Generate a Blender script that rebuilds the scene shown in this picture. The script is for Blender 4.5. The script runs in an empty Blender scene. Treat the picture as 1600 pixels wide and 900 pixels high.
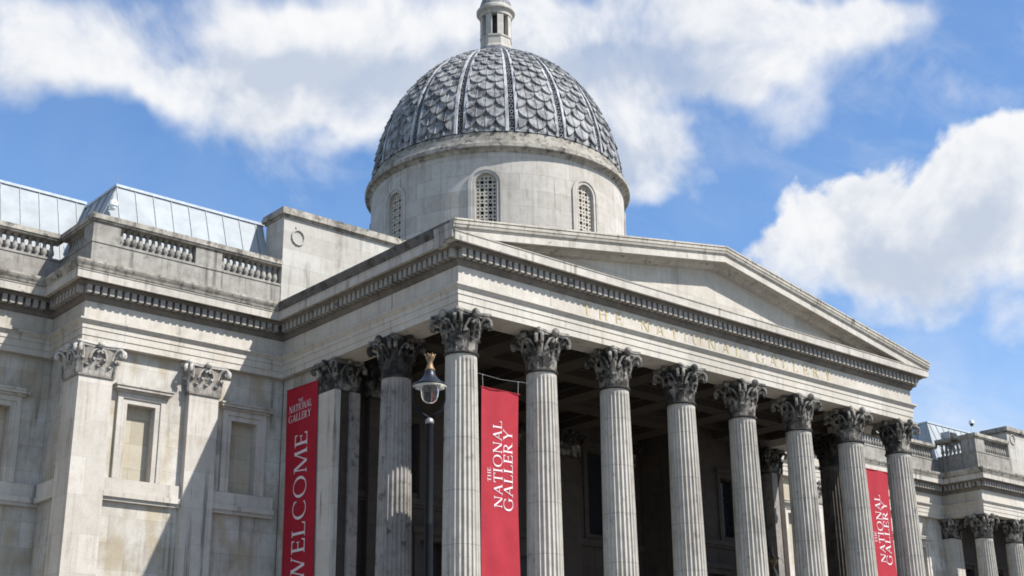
import bpy, math, random
from math import pi, sin, cos, radians, sqrt, atan2
from mathutils import Vector, Matrix
random.seed(7)
scene = bpy.context.scene
col = scene.collection

# ------------------------------------------------------------------ camera
cam_d = bpy.data.cameras.new('camera')
cam = bpy.data.objects.new('camera', cam_d); col.objects.link(cam)
cr = Vector((0.758341, -0.651721, -0.013343)); cu = Vector((-0.20687, -0.260024, 0.943182)); cf = Vector((0.618161, 0.712494, 0.332008))
cam.matrix_world = Matrix(((cr.x, cu.x, -cf.x, -25.2964), (cr.y, cu.y, -cf.y, -31.7449), (cr.z, cu.z, -cf.z, 1.7), (0, 0, 0, 1)))
cam_d.sensor_width = 36.0; cam_d.lens = 2088.836 / 1600 * 36
cam_d.shift_x = -2.89 / 1600; cam_d.shift_y = 3.04 / 1600
cam_d.clip_start = 0.1; cam_d.clip_end = 5000
scene.camera = cam
scene.cycles.filter_width = 1.8

# ------------------------------------------------------------------ view, sun
scene.view_settings.view_transform = 'Standard'
scene.view_settings.look = 'None'
scene.view_settings.gamma = 1.0
scene.view_settings.use_curve_mapping = False
scene.view_settings.exposure = 0.70
SUN_DIR = Vector((0.40, -0.80, 1.0)).normalized()          # towards the sun
sd = bpy.data.lights.new('sun', 'SUN'); sd.energy = 4.75; sd.angle = radians(0.53); sd.color = (1.0, 0.97, 0.93)
sun = bpy.data.objects.new('sun', sd); col.objects.link(sun)
sun.rotation_euler = SUN_DIR.to_track_quat('Z', 'Y').to_euler(); sun.location = (10, -40, 60)

# ------------------------------------------------------------------ sky: Nishita with clouds laid out by azimuth and elevation
class NT:
    """small helper that writes node trees"""
    def __init__(s, tree): s.t = tree; s.n = tree.nodes; s.l = tree.links
    def put(s, sock, v):
        if v is None: return
        if hasattr(v, 'is_output'): s.l.new(v, sock)
        else: sock.default_value = v
    def math(s, op, a, b=None, c=None, clamp=False):
        n = s.n.new('ShaderNodeMath'); n.operation = op; n.use_clamp = clamp
        for i, v in enumerate((a, b, c)): s.put(n.inputs[i], v)
        return n.outputs[0]
    def vmath(s, op, a, b=None, out=0):
        n = s.n.new('ShaderNodeVectorMath'); n.operation = op
        s.put(n.inputs[0], a); s.put(n.inputs[1], b)
        return n.outputs[out]
    def comb(s, x, y, z):
        n = s.n.new('ShaderNodeCombineXYZ')
        for i, v in enumerate((x, y, z)): s.put(n.inputs[i], v)
        return n.outputs[0]
    def sep(s, v):
        n = s.n.new('ShaderNodeSeparateXYZ'); s.put(n.inputs[0], v); return n.outputs
    def noise(s, vec, scale, detail=4, rough=0.55, dist=0.0):
        n = s.n.new('ShaderNodeTexNoise'); s.put(n.inputs['Vector'], vec)
        n.inputs['Scale'].default_value = scale; n.inputs['Detail'].default_value = detail
        n.inputs['Roughness'].default_value = rough; n.inputs['Distortion'].default_value = dist
        return n.outputs['Fac']
    def smooth(s, v, a, b, lo=0.0, hi=1.0):
        n = s.n.new('ShaderNodeMapRange'); n.interpolation_type = 'SMOOTHSTEP'
        s.put(n.inputs[0], v); n.inputs[1].default_value = a; n.inputs[2].default_value = b
        n.inputs[3].default_value = lo; n.inputs[4].default_value = hi
        return n.outputs[0]
    def mix(s, f, a, b, blend='MIX'):
        n = s.n.new('ShaderNodeMix'); n.data_type = 'RGBA'; n.blend_type = blend
        s.put(n.inputs[0], f)
        for k, v in ((6, a), (7, b)):
            if isinstance(v, (tuple, list)): v = tuple(v) + ((1.0,) if len(v) == 3 else ())
            s.put(n.inputs[k], v)
        return n.outputs[2]

CLOUDS = [(0.356, 0.5052, 0.0737, 0.0326, 1.0), (0.4055, 0.4803, 0.0421, 0.0245, 0.8), (0.4432, 0.4776, 0.0226, 0.0158, 0.6), (0.3362, 0.4711, 0.0283, 0.0262, 0.45), (0.5125, 0.5134, 0.0633, 0.0362, 1.0), (0.5202, 0.4702, 0.0467, 0.0276, 0.8), (0.5661, 0.4938, 0.0584, 0.0413, 1.0), (0.6347, 0.524, 0.0868, 0.0502, 1.1), (0.5886, 0.4504, 0.0366, 0.0234, 0.55), (0.6619, 0.4826, 0.0641, 0.028, 0.8), (0.7705, 0.5277, 0.0915, 0.0411, 1.1), (0.8567, 0.523, 0.0943, 0.0363, 1.1), (0.9566, 0.5179, 0.0753, 0.0268, 1.0), (1.018, 0.5165, 0.0392, 0.0198, 0.9), (0.8002, 0.4706, 0.0421, 0.028, 1.0), (0.8462, 0.4468, 0.0336, 0.0187, 1.0), (0.8235, 0.4151, 0.0400, 0.0190, 0.70), (0.9443, 0.4503, 0.0299, 0.0206, 0.55), (0.9018, 0.4915, 0.0412, 0.0229, 0.5), (1.0104, 0.3778, 0.0466, 0.0296, 1.2), (0.9414, 0.3687, 0.0434, 0.0209, 1.1), (1.0396, 0.3466, 0.0496, 0.0362, 1.2), (0.9815, 0.3345, 0.0604, 0.0231, 1.0), (1.0991, 0.4067, 0.0355, 0.0308, 1.2), (1.1058, 0.3604, 0.039, 0.0484, 1.2), (1.0197, 0.2982, 0.0361, 0.0182, 0.6), (1.0755, 0.2739, 0.0471, 0.0223, 0.5), (1.071, 0.3062, 0.0349, 0.0224, 0.55), (1.0137, 0.4443, 0.0121, 0.0063, 0.4)]
GREY = [(1.005, 0.3321, 0.0595, 0.0206), (1.0791, 0.3643, 0.0311, 0.0223), (0.6191, 0.4958, 0.0804, 0.0232), (0.7427, 0.5054, 0.0645, 0.0185), (0.8282, 0.4971, 0.0788, 0.0162), (0.519, 0.4909, 0.047, 0.0183), (0.7985, 0.4329, 0.0467, 0.0142)]
world = bpy.data.worlds.new('World'); scene.world = world; world.use_nodes = True
wt = NT(world.node_tree); wt.n.clear()
geo = wt.n.new('ShaderNodeNewGeometry'); wdir = wt.vmath('SCALE', geo.outputs['Incoming']); wdir.node.inputs['Scale'].default_value = -1.0
wdir = wt.vmath('NORMALIZE', wdir)
sx, sy_, sz = wt.sep(wdir)
az = wt.math('ARCTAN2', sx, sy_); el = wt.math('ARCSINE', sz)
wc = wt.comb(wt.math('MULTIPLY', az, 0.88), el, 0.0)
warp1 = wt.math('SUBTRACT', wt.noise(wdir, 16.0, 3, 0.55), 0.5); warp2 = wt.math('SUBTRACT', wt.noise(wt.vmath('ADD', wdir, (7.3, 2.1, 4.4)), 16.0, 3, 0.55), 0.5)
az2 = wt.math('MULTIPLY_ADD', warp1, 0.085, az); el2 = wt.math('MULTIPLY_ADD', warp2, 0.075, el)
def blob(b, a, e):
    u = wt.math('MULTIPLY', wt.math('SUBTRACT', a, b[0]), 1 / b[2]); v = wt.math('MULTIPLY', wt.math('SUBTRACT', e, b[1]), 1 / b[3])
    q = wt.math('MULTIPLY_ADD', u, u, wt.math('MULTIPLY', v, v))
    return wt.math('EXPONENT', wt.math('MULTIPLY', q, -0.9))
def field(lst):
    d = None
    for b in lst:
        g = wt.math('MULTIPLY', blob(b, az2, el2), b[4]); d = g if d is None else wt.math('ADD', d, g)
    return wt.math('MINIMUM', d, 1.2)
HAZY = [(0.8295, 0.429, 0.0437, 0.0259, 0.55), (1.0835, 0.4589, 0.0412, 0.0153, 0.22), (1.0916, 0.2946, 0.03, 0.0311, 0.65), (0.9778, 0.4788, 0.059, 0.0225, 0.35), (0.4552, 0.4535, 0.0351, 0.0183, 0.3)]
soft = field(CLOUDS[:19] + HAZY); crisp = field(CLOUDS[19:26])
grey = None
for b in GREY:
    g = blob(b, az2, el2); grey = g if grey is None else wt.math('ADD', grey, g)
def fbm_at(v): return wt.math('ADD', wt.math('MULTIPLY', wt.noise(v, 8.5, 10, 0.585, 0.3), 1.0), -0.5)
shift = wt.vmath('ADD', wdir, (0.010, -0.006, 0.014))
f0 = fbm_at(wdir); f1 = fbm_at(shift)
relief = wt.math('SUBTRACT', f0, f1)                           # positive where the puff faces the sun
wide = wt.noise(wdir, 2.6, 6, 0.55)
far = wt.smooth(wt.math('ABSOLUTE', wt.math('SUBTRACT', az, 0.72)), 0.46, 0.7)
top = wt.smooth(el, 0.56, 0.75)
oth = wt.math('MAXIMUM', far, top)
soft = wt.math('ADD', soft, wt.math('MULTIPLY', oth, wt.smooth(wide, 0.42, 0.66)))
m_soft = wt.smooth(wt.math('MULTIPLY_ADD', f0, 2.3, soft), 0.10, 1.30)
c_f = wt.math('MULTIPLY_ADD', wt.math('ADD', f0, wt.math('MULTIPLY', wt.math('SUBTRACT', wt.noise(wdir, 38.0, 6, 0.6), 0.5), 0.35)), 1.9, crisp)
base = wt.smooth(el, 0.375, 0.315)                               # cumulus bases melt into the haze
m_crisp = wt.math('ADD', wt.math('MULTIPLY', wt.smooth(c_f, 0.34, 0.72), wt.math('SUBTRACT', 1.0, base)), wt.math('MULTIPLY', wt.smooth(c_f, 0.10, 1.25), base))
low = wt.smooth(el, 0.36, 0.16)
right = wt.smooth(az, 0.80, 1.05)
veil_n = wt.noise(wt.vmath('ADD', wdir, (3.1, 1.7, 0.4)), 6.0, 7, 0.58, 0.3)
veil = wt.math('MULTIPLY', wt.smooth(veil_n, 0.40, 0.74), wt.math('MULTIPLY_ADD', wt.math('MULTIPLY', low, right), 0.50, 0.07))
veil = wt.math('MULTIPLY_ADD', wt.math('MULTIPLY', low, right), 0.30, veil)
cir = wt.noise(wt.comb(wt.math('MULTIPLY_ADD', az, 3.0, wt.math('MULTIPLY', el, -3.2)), wt.math('MULTIPLY_ADD', el, 9.0, wt.math('MULTIPLY', az, 4.5)), 0.7), 2.2, 7, 0.6, 0.4)
veil = wt.math('MULTIPLY_ADD', wt.math('MULTIPLY', wt.smooth(cir, 0.45, 0.75), wt.smooth(az, 0.6, 1.0)), 0.20, veil)
mask = wt.math('MAXIMUM', wt.math('MAXIMUM', m_soft, m_crisp), veil)
shade = wt.math('ADD', wt.math('MULTIPLY', grey, 0.68), wt.math('ADD', wt.math('MULTIPLY', relief, -2.2), wt.math('MULTIPLY', wt.math('SUBTRACT', wt.noise(wdir, 8.0, 5, 0.55), 0.45), 1.2)))
cloud_c = wt.mix(wt.smooth(shade, -0.15, 0.75), (6.15, 6.2, 6.3), (3.7, 4.15, 4.95))
skyn = wt.n.new('ShaderNodeTexSky'); skyn.sky_type = 'NISHITA'; skyn.sun_disc = False
skyn.sun_elevation = math.asin(SUN_DIR.z); skyn.sun_rotation = atan2(SUN_DIR.x, SUN_DIR.y)
skyn.altitude = 50; skyn.air_density = 1.0; skyn.dust_density = 0.6; skyn.ozone_density = 2.0
sky_c = wt.mix(1.0, skyn.outputs[0], (0.85, 1.10, 1.32), 'MULTIPLY')
bg = wt.n.new('ShaderNodeBackground'); bg.inputs['Strength'].default_value = 0.095
wt.l.new(wt.mix(mask, sky_c, cloud_c), bg.inputs['Color'])
wo = wt.n.new('ShaderNodeOutputWorld'); wt.l.new(bg.outputs[0], wo.inputs['Surface'])
world.cycles.sampling_method = 'MANUAL'; world.cycles.sample_map_resolution = 512

# ------------------------------------------------------------------ materials
def new_mat(name):
    m = bpy.data.materials.new(name); m.use_nodes = True
    t = NT(m.node_tree); b = t.n['Principled BSDF']
    return m, t, b
def stone(name, light, dark, stain=0.5, streak=0.4, soot=0.0, soot_c=(0.045, 0.04, 0.035), block=None, warm=0.0, warm_c=(0.42, 0.33, 0.20), ledge=0.5, rough=0.85, bump=0.25, joint=0.55, drums=None, cyl=None, drip=0.0):
    """weathered Portland stone: large stains, rain streaks, soot patches, joints, dirt on upward faces"""
    m, t, b = new_mat(name)
    g = t.n.new('ShaderNodeNewGeometry'); P = g.outputs['Position']; N = g.outputs['True Normal']
    px, py, pz = t.sep(P); nx, ny, nz = t.sep(N)
    side = t.math('GREATER_THAN', t.math('ABSOLUTE', nx), 0.707)
    u = t.math('ADD', t.math('MULTIPLY', side, py), t.math('MULTIPLY', t.math('SUBTRACT', 1.0, side), px))
    if cyl: u = t.math('MULTIPLY', t.math('ARCTAN2', t.math('SUBTRACT', py, cyl[1]), t.math('SUBTRACT', px, cyl[0])), cyl[2])
    n1 = t.noise(P, 0.55, 5, 0.6); n2 = t.noise(P, 3.2, 6, 0.65); n3 = t.noise(P, 22.0, 5, 0.6)
    st = t.noise(t.vmath('MULTIPLY', P, (5.0, 5.0, 0.32)), 1.0, 5, 0.6)
    f = t.math('MULTIPLY_ADD', t.smooth(n1, 0.38, 0.68), 0.55 * stain, t.math('MULTIPLY', t.smooth(n2, 0.40, 0.72), 0.5 * stain))
    f = t.math('ADD', f, t.math('MULTIPLY', t.smooth(st, 0.50, 0.72), streak), clamp=True)
    c = t.mix(f, light, dark)
    if warm:
        wv = t.smooth(t.noise(t.vmath('MULTIPLY', P, (1.2, 1.2, 0.6)), 0.9, 3, 0.5), 0.45, 0.66)
        c = t.mix(t.math('MULTIPLY', wv, warm), c, warm_c)
    c = t.mix(t.math('MULTIPLY', t.smooth(n3, 0.3, 0.8), 0.16), c, (0.12, 0.11, 0.10))
    if block:
        br = t.n.new('ShaderNodeTexBrick'); t.put(br.inputs['Vector'], t.comb(u, pz, 0.0))
        br.inputs['Color1'].default_value = (1, 1, 1, 1); br.inputs['Color2'].default_value = (0.80, 0.79, 0.77, 1); br.inputs['Mortar'].default_value = (joint, joint, joint, 1)
        br.inputs['Scale'].default_value = 1.0; br.inputs['Brick Width'].default_value = block[0]; br.inputs['Row Height'].default_value = block[1]
        br.inputs['Mortar Size'].default_value = 0.012; br.inputs['Mortar Smooth'].default_value = 0.3; br.inputs['Bias'].default_value = -0.2
        c = t.mix(1.0, c, br.outputs['Color'], 'MULTIPLY')
    if drums:
        fr = t.math('FRACT', t.math('DIVIDE', t.math('ADD', pz, 0.35), drums))
        ln = t.math('LESS_THAN', fr, 0.012)
        c = t.mix(t.math('MULTIPLY', ln, 0.5), c, (0.08, 0.075, 0.07))
    if soot:
        sv = t.smooth(t.noise(P, 2.6, 7, 0.68), 0.62 - 0.34 * soot, 0.80 - 0.30 * soot)
        c = t.mix(t.math('MULTIPLY', sv, 0.92), c, soot_c)
    if drip:
        d1 = t.noise(t.vmath('MULTIPLY', P, (3.4, 3.4, 0.13)), 1.0, 6, 0.7); d2 = t.noise(t.vmath('ADD', P, (11.0, 5.0, 3.0)), 0.45, 4, 0.6)
        dv = t.math('MULTIPLY', t.smooth(d1, 0.53, 0.66), t.smooth(d2, 0.42, 0.62))
        c = t.mix(t.math('MULTIPLY', dv, drip), c, (0.085, 0.076, 0.065))
    lg = t.math('MULTIPLY', t.smooth(nz, 0.35, 0.8), t.smooth(n2, 0.25, 0.65))
    c = t.mix(t.math('MULTIPLY', lg, ledge), c, (0.10, 0.095, 0.085))
    t.put(b.inputs['Base Color'], c); b.inputs['Roughness'].default_value = rough
    b.inputs['Specular IOR Level'].default_value = 0.25
    bp = t.n.new('ShaderNodeBump'); bp.inputs['Strength'].default_value = bump; bp.inputs['Distance'].default_value = 0.03
    t.put(bp.inputs['Height'], t.math('ADD', n3, t.math('MULTIPLY', n2, 0.8))); t.l.new(bp.outputs[0], b.inputs['Normal'])
    return m
def plain(name, c, rough=0.5, metal=0.0, var=0.25, scale=6.0, spec=0.5, c2=None):
    m, t, b = new_mat(name)
    tc = t.n.new('ShaderNodeTexCoord')
    n = t.noise(tc.outputs['Object'], scale, 5, 0.6)
    d = c2 or tuple(x * (1 - var) for x in c)
    t.put(b.inputs['Base Color'], t.mix(t.smooth(n, 0.35, 0.7), c, d))
    t.put(b.inputs['Roughness'], t.math('MULTIPLY_ADD', n, 0.2, rough - 0.1)); b.inputs['Metallic'].default_value = metal
    b.inputs['Specular IOR Level'].default_value = spec
    return m
MAT = {}
MAT['entab'] = stone('entablature_stone', (0.515, 0.478, 0.418), (0.297, 0.259, 0.212), stain=0.45, streak=0.22, block=(1.7, 5.0), warm=0.15, ledge=0.8, joint=0.7, drip=0.5)
MAT['cornice'] = stone('cornice_stone', (0.483, 0.447, 0.388), (0.198, 0.171, 0.140), stain=0.55, streak=0.35, soot=0.12, ledge=0.9, drip=0.75)
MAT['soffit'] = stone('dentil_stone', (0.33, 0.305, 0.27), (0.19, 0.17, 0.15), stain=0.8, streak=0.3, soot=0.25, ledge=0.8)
MAT['bed'] = stone('dark_brown_moulding', (0.17, 0.148, 0.122), (0.075, 0.063, 0.052), stain=0.9, streak=0.3, soot=0.2, ledge=0.8)  # bed moulding coloured dark brown, well below the cornice tone
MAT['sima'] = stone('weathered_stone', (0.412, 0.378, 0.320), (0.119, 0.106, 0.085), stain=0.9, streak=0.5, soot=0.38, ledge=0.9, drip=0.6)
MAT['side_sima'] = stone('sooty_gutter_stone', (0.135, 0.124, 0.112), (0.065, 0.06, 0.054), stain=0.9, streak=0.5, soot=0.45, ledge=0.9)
MAT['grille'] = stone('cream_grille_stone', (0.44, 0.40, 0.335), (0.31, 0.28, 0.23), stain=0.4, streak=0.2, ledge=0.3)
MAT['raking'] = stone('streaked_gutter_stone', (0.473, 0.433, 0.366), (0.198, 0.171, 0.140), stain=0.55, streak=0.45, soot=0.14, ledge=0.95, drip=0.85)
MAT['column'] = stone('column_stone', (0.483, 0.448, 0.390), (0.228, 0.199, 0.165), stain=0.55, streak=0.45, soot=0.14, soot_c=(0.12, 0.11, 0.10), ledge=0.5, drums=1.63, drip=0.7)
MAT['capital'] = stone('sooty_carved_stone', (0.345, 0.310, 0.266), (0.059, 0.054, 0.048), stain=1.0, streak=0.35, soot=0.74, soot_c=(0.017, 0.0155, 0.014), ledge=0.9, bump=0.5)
MAT['capital_bell'] = stone('soot_and_shade_carved_stone', (0.072, 0.065, 0.057), (0.021, 0.019, 0.017), stain=1.0, streak=0.3, soot=0.7, soot_c=(0.015, 0.014, 0.013), ledge=0.6, bump=0.5)  # soot, with the shade of the gaps behind leaves and stems painted in
MAT['capital_rim'] = stone('highlight_carved_stone', (0.345, 0.314, 0.269), (0.090, 0.082, 0.072), stain=0.9, streak=0.3, soot=0.60, soot_c=(0.022, 0.027, 0.024), ledge=0.9, bump=0.4)  # volutes and abacus coloured paler, their highlights painted in
MAT['pil_bell'] = stone('shadow_grey_carved_stone', (0.27, 0.243, 0.21), (0.12, 0.107, 0.09), stain=0.8, streak=0.3, soot=0.3, soot_c=(0.05, 0.045, 0.04), ledge=0.6, bump=0.4)
MAT['pil_rim'] = stone('pale_carved_stone', (0.50, 0.47, 0.425), (0.26, 0.238, 0.21), stain=0.6, streak=0.3, soot=0.12, soot_c=(0.08, 0.07, 0.06), ledge=0.8, bump=0.3)
CAPM = [MAT['capital'], MAT['capital_bell'], MAT['capital_rim']]
MAT['pil_capital'] = stone('grey_carved_stone', (0.44, 0.41, 0.365), (0.17, 0.15, 0.13), stain=0.8, streak=0.3, soot=0.42, soot_c=(0.07, 0.06, 0.05), ledge=0.8, bump=0.4)
MAT['pilaster'] = stone('pilaster_stone', (0.536, 0.498, 0.443), (0.327, 0.286, 0.237), stain=0.45, streak=0.45, block=(3.1, 1.25), joint=0.8, ledge=0.5, drip=0.75)
MAT['wall'] = stone('wall_stone', (0.551, 0.520, 0.469), (0.250, 0.222, 0.180), stain=0.6, streak=0.4, block=(1.9, 0.86), warm=0.75, warm_c=(0.37, 0.305, 0.205), joint=0.75, drip=0.7)
MAT['panel'] = stone('blind_window_stone', (0.43, 0.385, 0.30), (0.27, 0.24, 0.19), stain=0.4, streak=0.2, block=(4.0, 0.86), warm=0.5, joint=0.75)
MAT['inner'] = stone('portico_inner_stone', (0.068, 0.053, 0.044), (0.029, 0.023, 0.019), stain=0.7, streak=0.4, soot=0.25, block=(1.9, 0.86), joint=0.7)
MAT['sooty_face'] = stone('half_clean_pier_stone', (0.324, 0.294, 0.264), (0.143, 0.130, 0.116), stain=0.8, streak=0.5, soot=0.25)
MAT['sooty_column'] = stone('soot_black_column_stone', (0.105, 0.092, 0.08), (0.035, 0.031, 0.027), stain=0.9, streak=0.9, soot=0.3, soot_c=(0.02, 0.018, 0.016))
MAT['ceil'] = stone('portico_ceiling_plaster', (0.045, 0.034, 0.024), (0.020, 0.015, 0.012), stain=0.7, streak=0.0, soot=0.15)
MAT['drum'] = stone('drum_stone', (0.487, 0.457, 0.409), (0.329, 0.293, 0.248), stain=0.7, streak=0.5, ledge=0.7, joint=0.74, block=(1.55, 0.74), cyl=(11.9, 12.2, 5.87), drip=0.45)
MAT['attic'] = stone('attic_stone', (0.448, 0.425, 0.385), (0.261, 0.232, 0.190), stain=0.5, streak=0.3, block=(1.9, 0.7), ledge=0.8, joint=0.78, drip=0.7)
MAT['balu'] = stone('balustrade_stone', (0.312, 0.292, 0.259), (0.114, 0.100, 0.082), stain=0.75, streak=0.45, soot=0.18, soot_c=(0.10, 0.09, 0.08), ledge=0.8, drip=0.8)
MAT['tymp'] = stone('tympanum_stone', (0.515, 0.478, 0.418), (0.356, 0.310, 0.254), stain=0.6, streak=0.4, block=(2.4, 1.2), joint=0.72, drip=0.5)
def lead_mat(name, light, dark, rough):
    m, t, b = new_mat(name)
    g = t.n.new('ShaderNodeNewGeometry'); P = g.outputs['Position']
    n1 = t.noise(P, 1.6, 6, 0.65); st = t.noise(t.vmath('MULTIPLY', P, (4.0, 4.0, 0.7)), 1.3, 5, 0.65)
    f = t.math('ADD', t.math('MULTIPLY', t.smooth(n1, 0.40, 0.62), 0.65), t.math('MULTIPLY', t.smooth(st, 0.47, 0.66), 0.65), clamp=True)
    t.put(b.inputs['Base Color'], t.mix(f, light, dark)); b.inputs['Roughness'].default_value = rough; b.inputs['Specular IOR Level'].default_value = 0.25
    bp = t.n.new('ShaderNodeBump'); bp.inputs['Strength'].default_value = 0.25; bp.inputs['Distance'].default_value = 0.03
    t.put(bp.inputs['Height'], t.noise(P, 9.0, 5, 0.6)); t.l.new(bp.outputs[0], b.inputs['Normal'])
    return m
MAT['lead'] = lead_mat('grey_lead', (0.285, 0.282, 0.277), (0.058, 0.06, 0.064), 0.7)
MAT['lead_light'] = lead_mat('whitened_lead', (0.43, 0.43, 0.435), (0.15, 0.152, 0.16), 0.75)
MAT['lead_mid'] = lead_mat('dull_lead', (0.17, 0.17, 0.175), (0.07, 0.07, 0.075), 0.75)
MAT['lead_dark'] = lead_mat('blackened_lead', (0.12, 0.125, 0.14), (0.045, 0.048, 0.055), 0.5)
MAT['zinc'] = plain('pale_roof_metal', (0.33, 0.352, 0.362), 0.65, 0.0, 0.16, 1.2, 0.15)
MAT['seam'] = plain('roof_seam_metal', (0.19, 0.205, 0.215), 0.5, 0.0, 0.2)
MAT['zinc_edge'] = plain('roof_edge_metal', (0.42, 0.46, 0.50), 0.4)
MAT['red'] = plain('red_banner_cloth', (0.315, 0.024, 0.035), 0.8, 0.0, 0.12, 1.5, 0.2)
MAT['darkred'] = plain('deep_red_banner_cloth', (0.33, 0.014, 0.028), 0.8, 0.0, 0.12, 1.5, 0.2)
MAT['white'] = plain('white_print', (0.64, 0.56, 0.55), 0.7, 0.0, 0.05)
MAT['gold'] = plain('faded_gilding', (0.45, 0.36, 0.19), 0.55, 0.1, 0.35, 9.0)
MAT['bright_gold'] = plain('gilt_metal', (0.23, 0.145, 0.06), 0.5, 0.3, 0.4, 24.0, 0.4, (0.14, 0.10, 0.06))
MAT['navy'] = plain('dark_blue_paint', (0.012, 0.014, 0.022), 0.4, 0.0, 0.3, 8.0, 0.4)
MAT['black'] = plain('black_paint', (0.007, 0.008, 0.010), 0.6, 0.0, 0.3, 8.0, 0.12)
MAT['enamel'] = plain('white_enamel', (0.62, 0.63, 0.58), 0.4, 0.0, 0.15)
MAT['dark'] = plain('unlit_interior', (0.020, 0.018, 0.017), 0.6, 0.0, 0.3)
MAT['glass_dark'] = plain('dark_window_glass', (0.02, 0.022, 0.026), 0.12, 0.0, 0.2)
MAT['wire'] = plain('steel_wire', (0.30, 0.29, 0.28), 0.45, 0.6)
MAT['plastic'] = plain('white_plastic', (0.72, 0.73, 0.74), 0.35, 0.0, 0.05)
MAT['bronze'] = plain('dull_bronze', (0.20, 0.15, 0.09), 0.4, 0.6, 0.4, 12.0)
def glass_mat():
    m, t, b = new_mat('ribbed_lamp_glass')
    b.inputs['Base Color'].default_value = (0.80, 0.82, 0.82, 1); b.inputs['Roughness'].default_value = 0.12
    b.inputs['Transmission Weight'].default_value = 0.9; b.inputs['IOR'].default_value = 1.12
    tc = t.n.new('ShaderNodeTexCoord'); w = t.n.new('ShaderNodeTexNoise'); t.put(w.inputs['Vector'], tc.outputs['Object']); w.inputs['Scale'].default_value = 14
    t.put(b.inputs['Base Color'], t.mix(w.outputs['Fac'], (0.34, 0.35, 0.35), (0.20, 0.20, 0.20)))
    return m
MAT['glass'] = glass_mat()
def paving():
    m, t, b = new_mat('stone_paving')
    g = t.n.new('ShaderNodeNewGeometry'); P = g.outputs['Position']
    br = t.n.new('ShaderNodeTexBrick'); t.put(br.inputs['Vector'], P)
    br.inputs['Color1'].default_value = (0.17, 0.162, 0.15, 1); br.inputs['Color2'].default_value = (0.12, 0.115, 0.107, 1); br.inputs['Mortar'].default_value = (0.09, 0.085, 0.08, 1)
    br.inputs['Scale'].default_value = 1.0; br.inputs['Brick Width'].default_value = 0.9; br.inputs['Row Height'].default_value = 0.6; br.inputs['Mortar Size'].default_value = 0.01
    t.put(b.inputs['Base Color'], t.mix(t.math('MULTIPLY', t.noise(P, 0.7, 5, 0.6), 0.6), br.outputs['Color'], (0.16, 0.15, 0.14))); b.inputs['Roughness'].default_value = 0.8
    return m
MAT['paving'] = paving()

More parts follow.
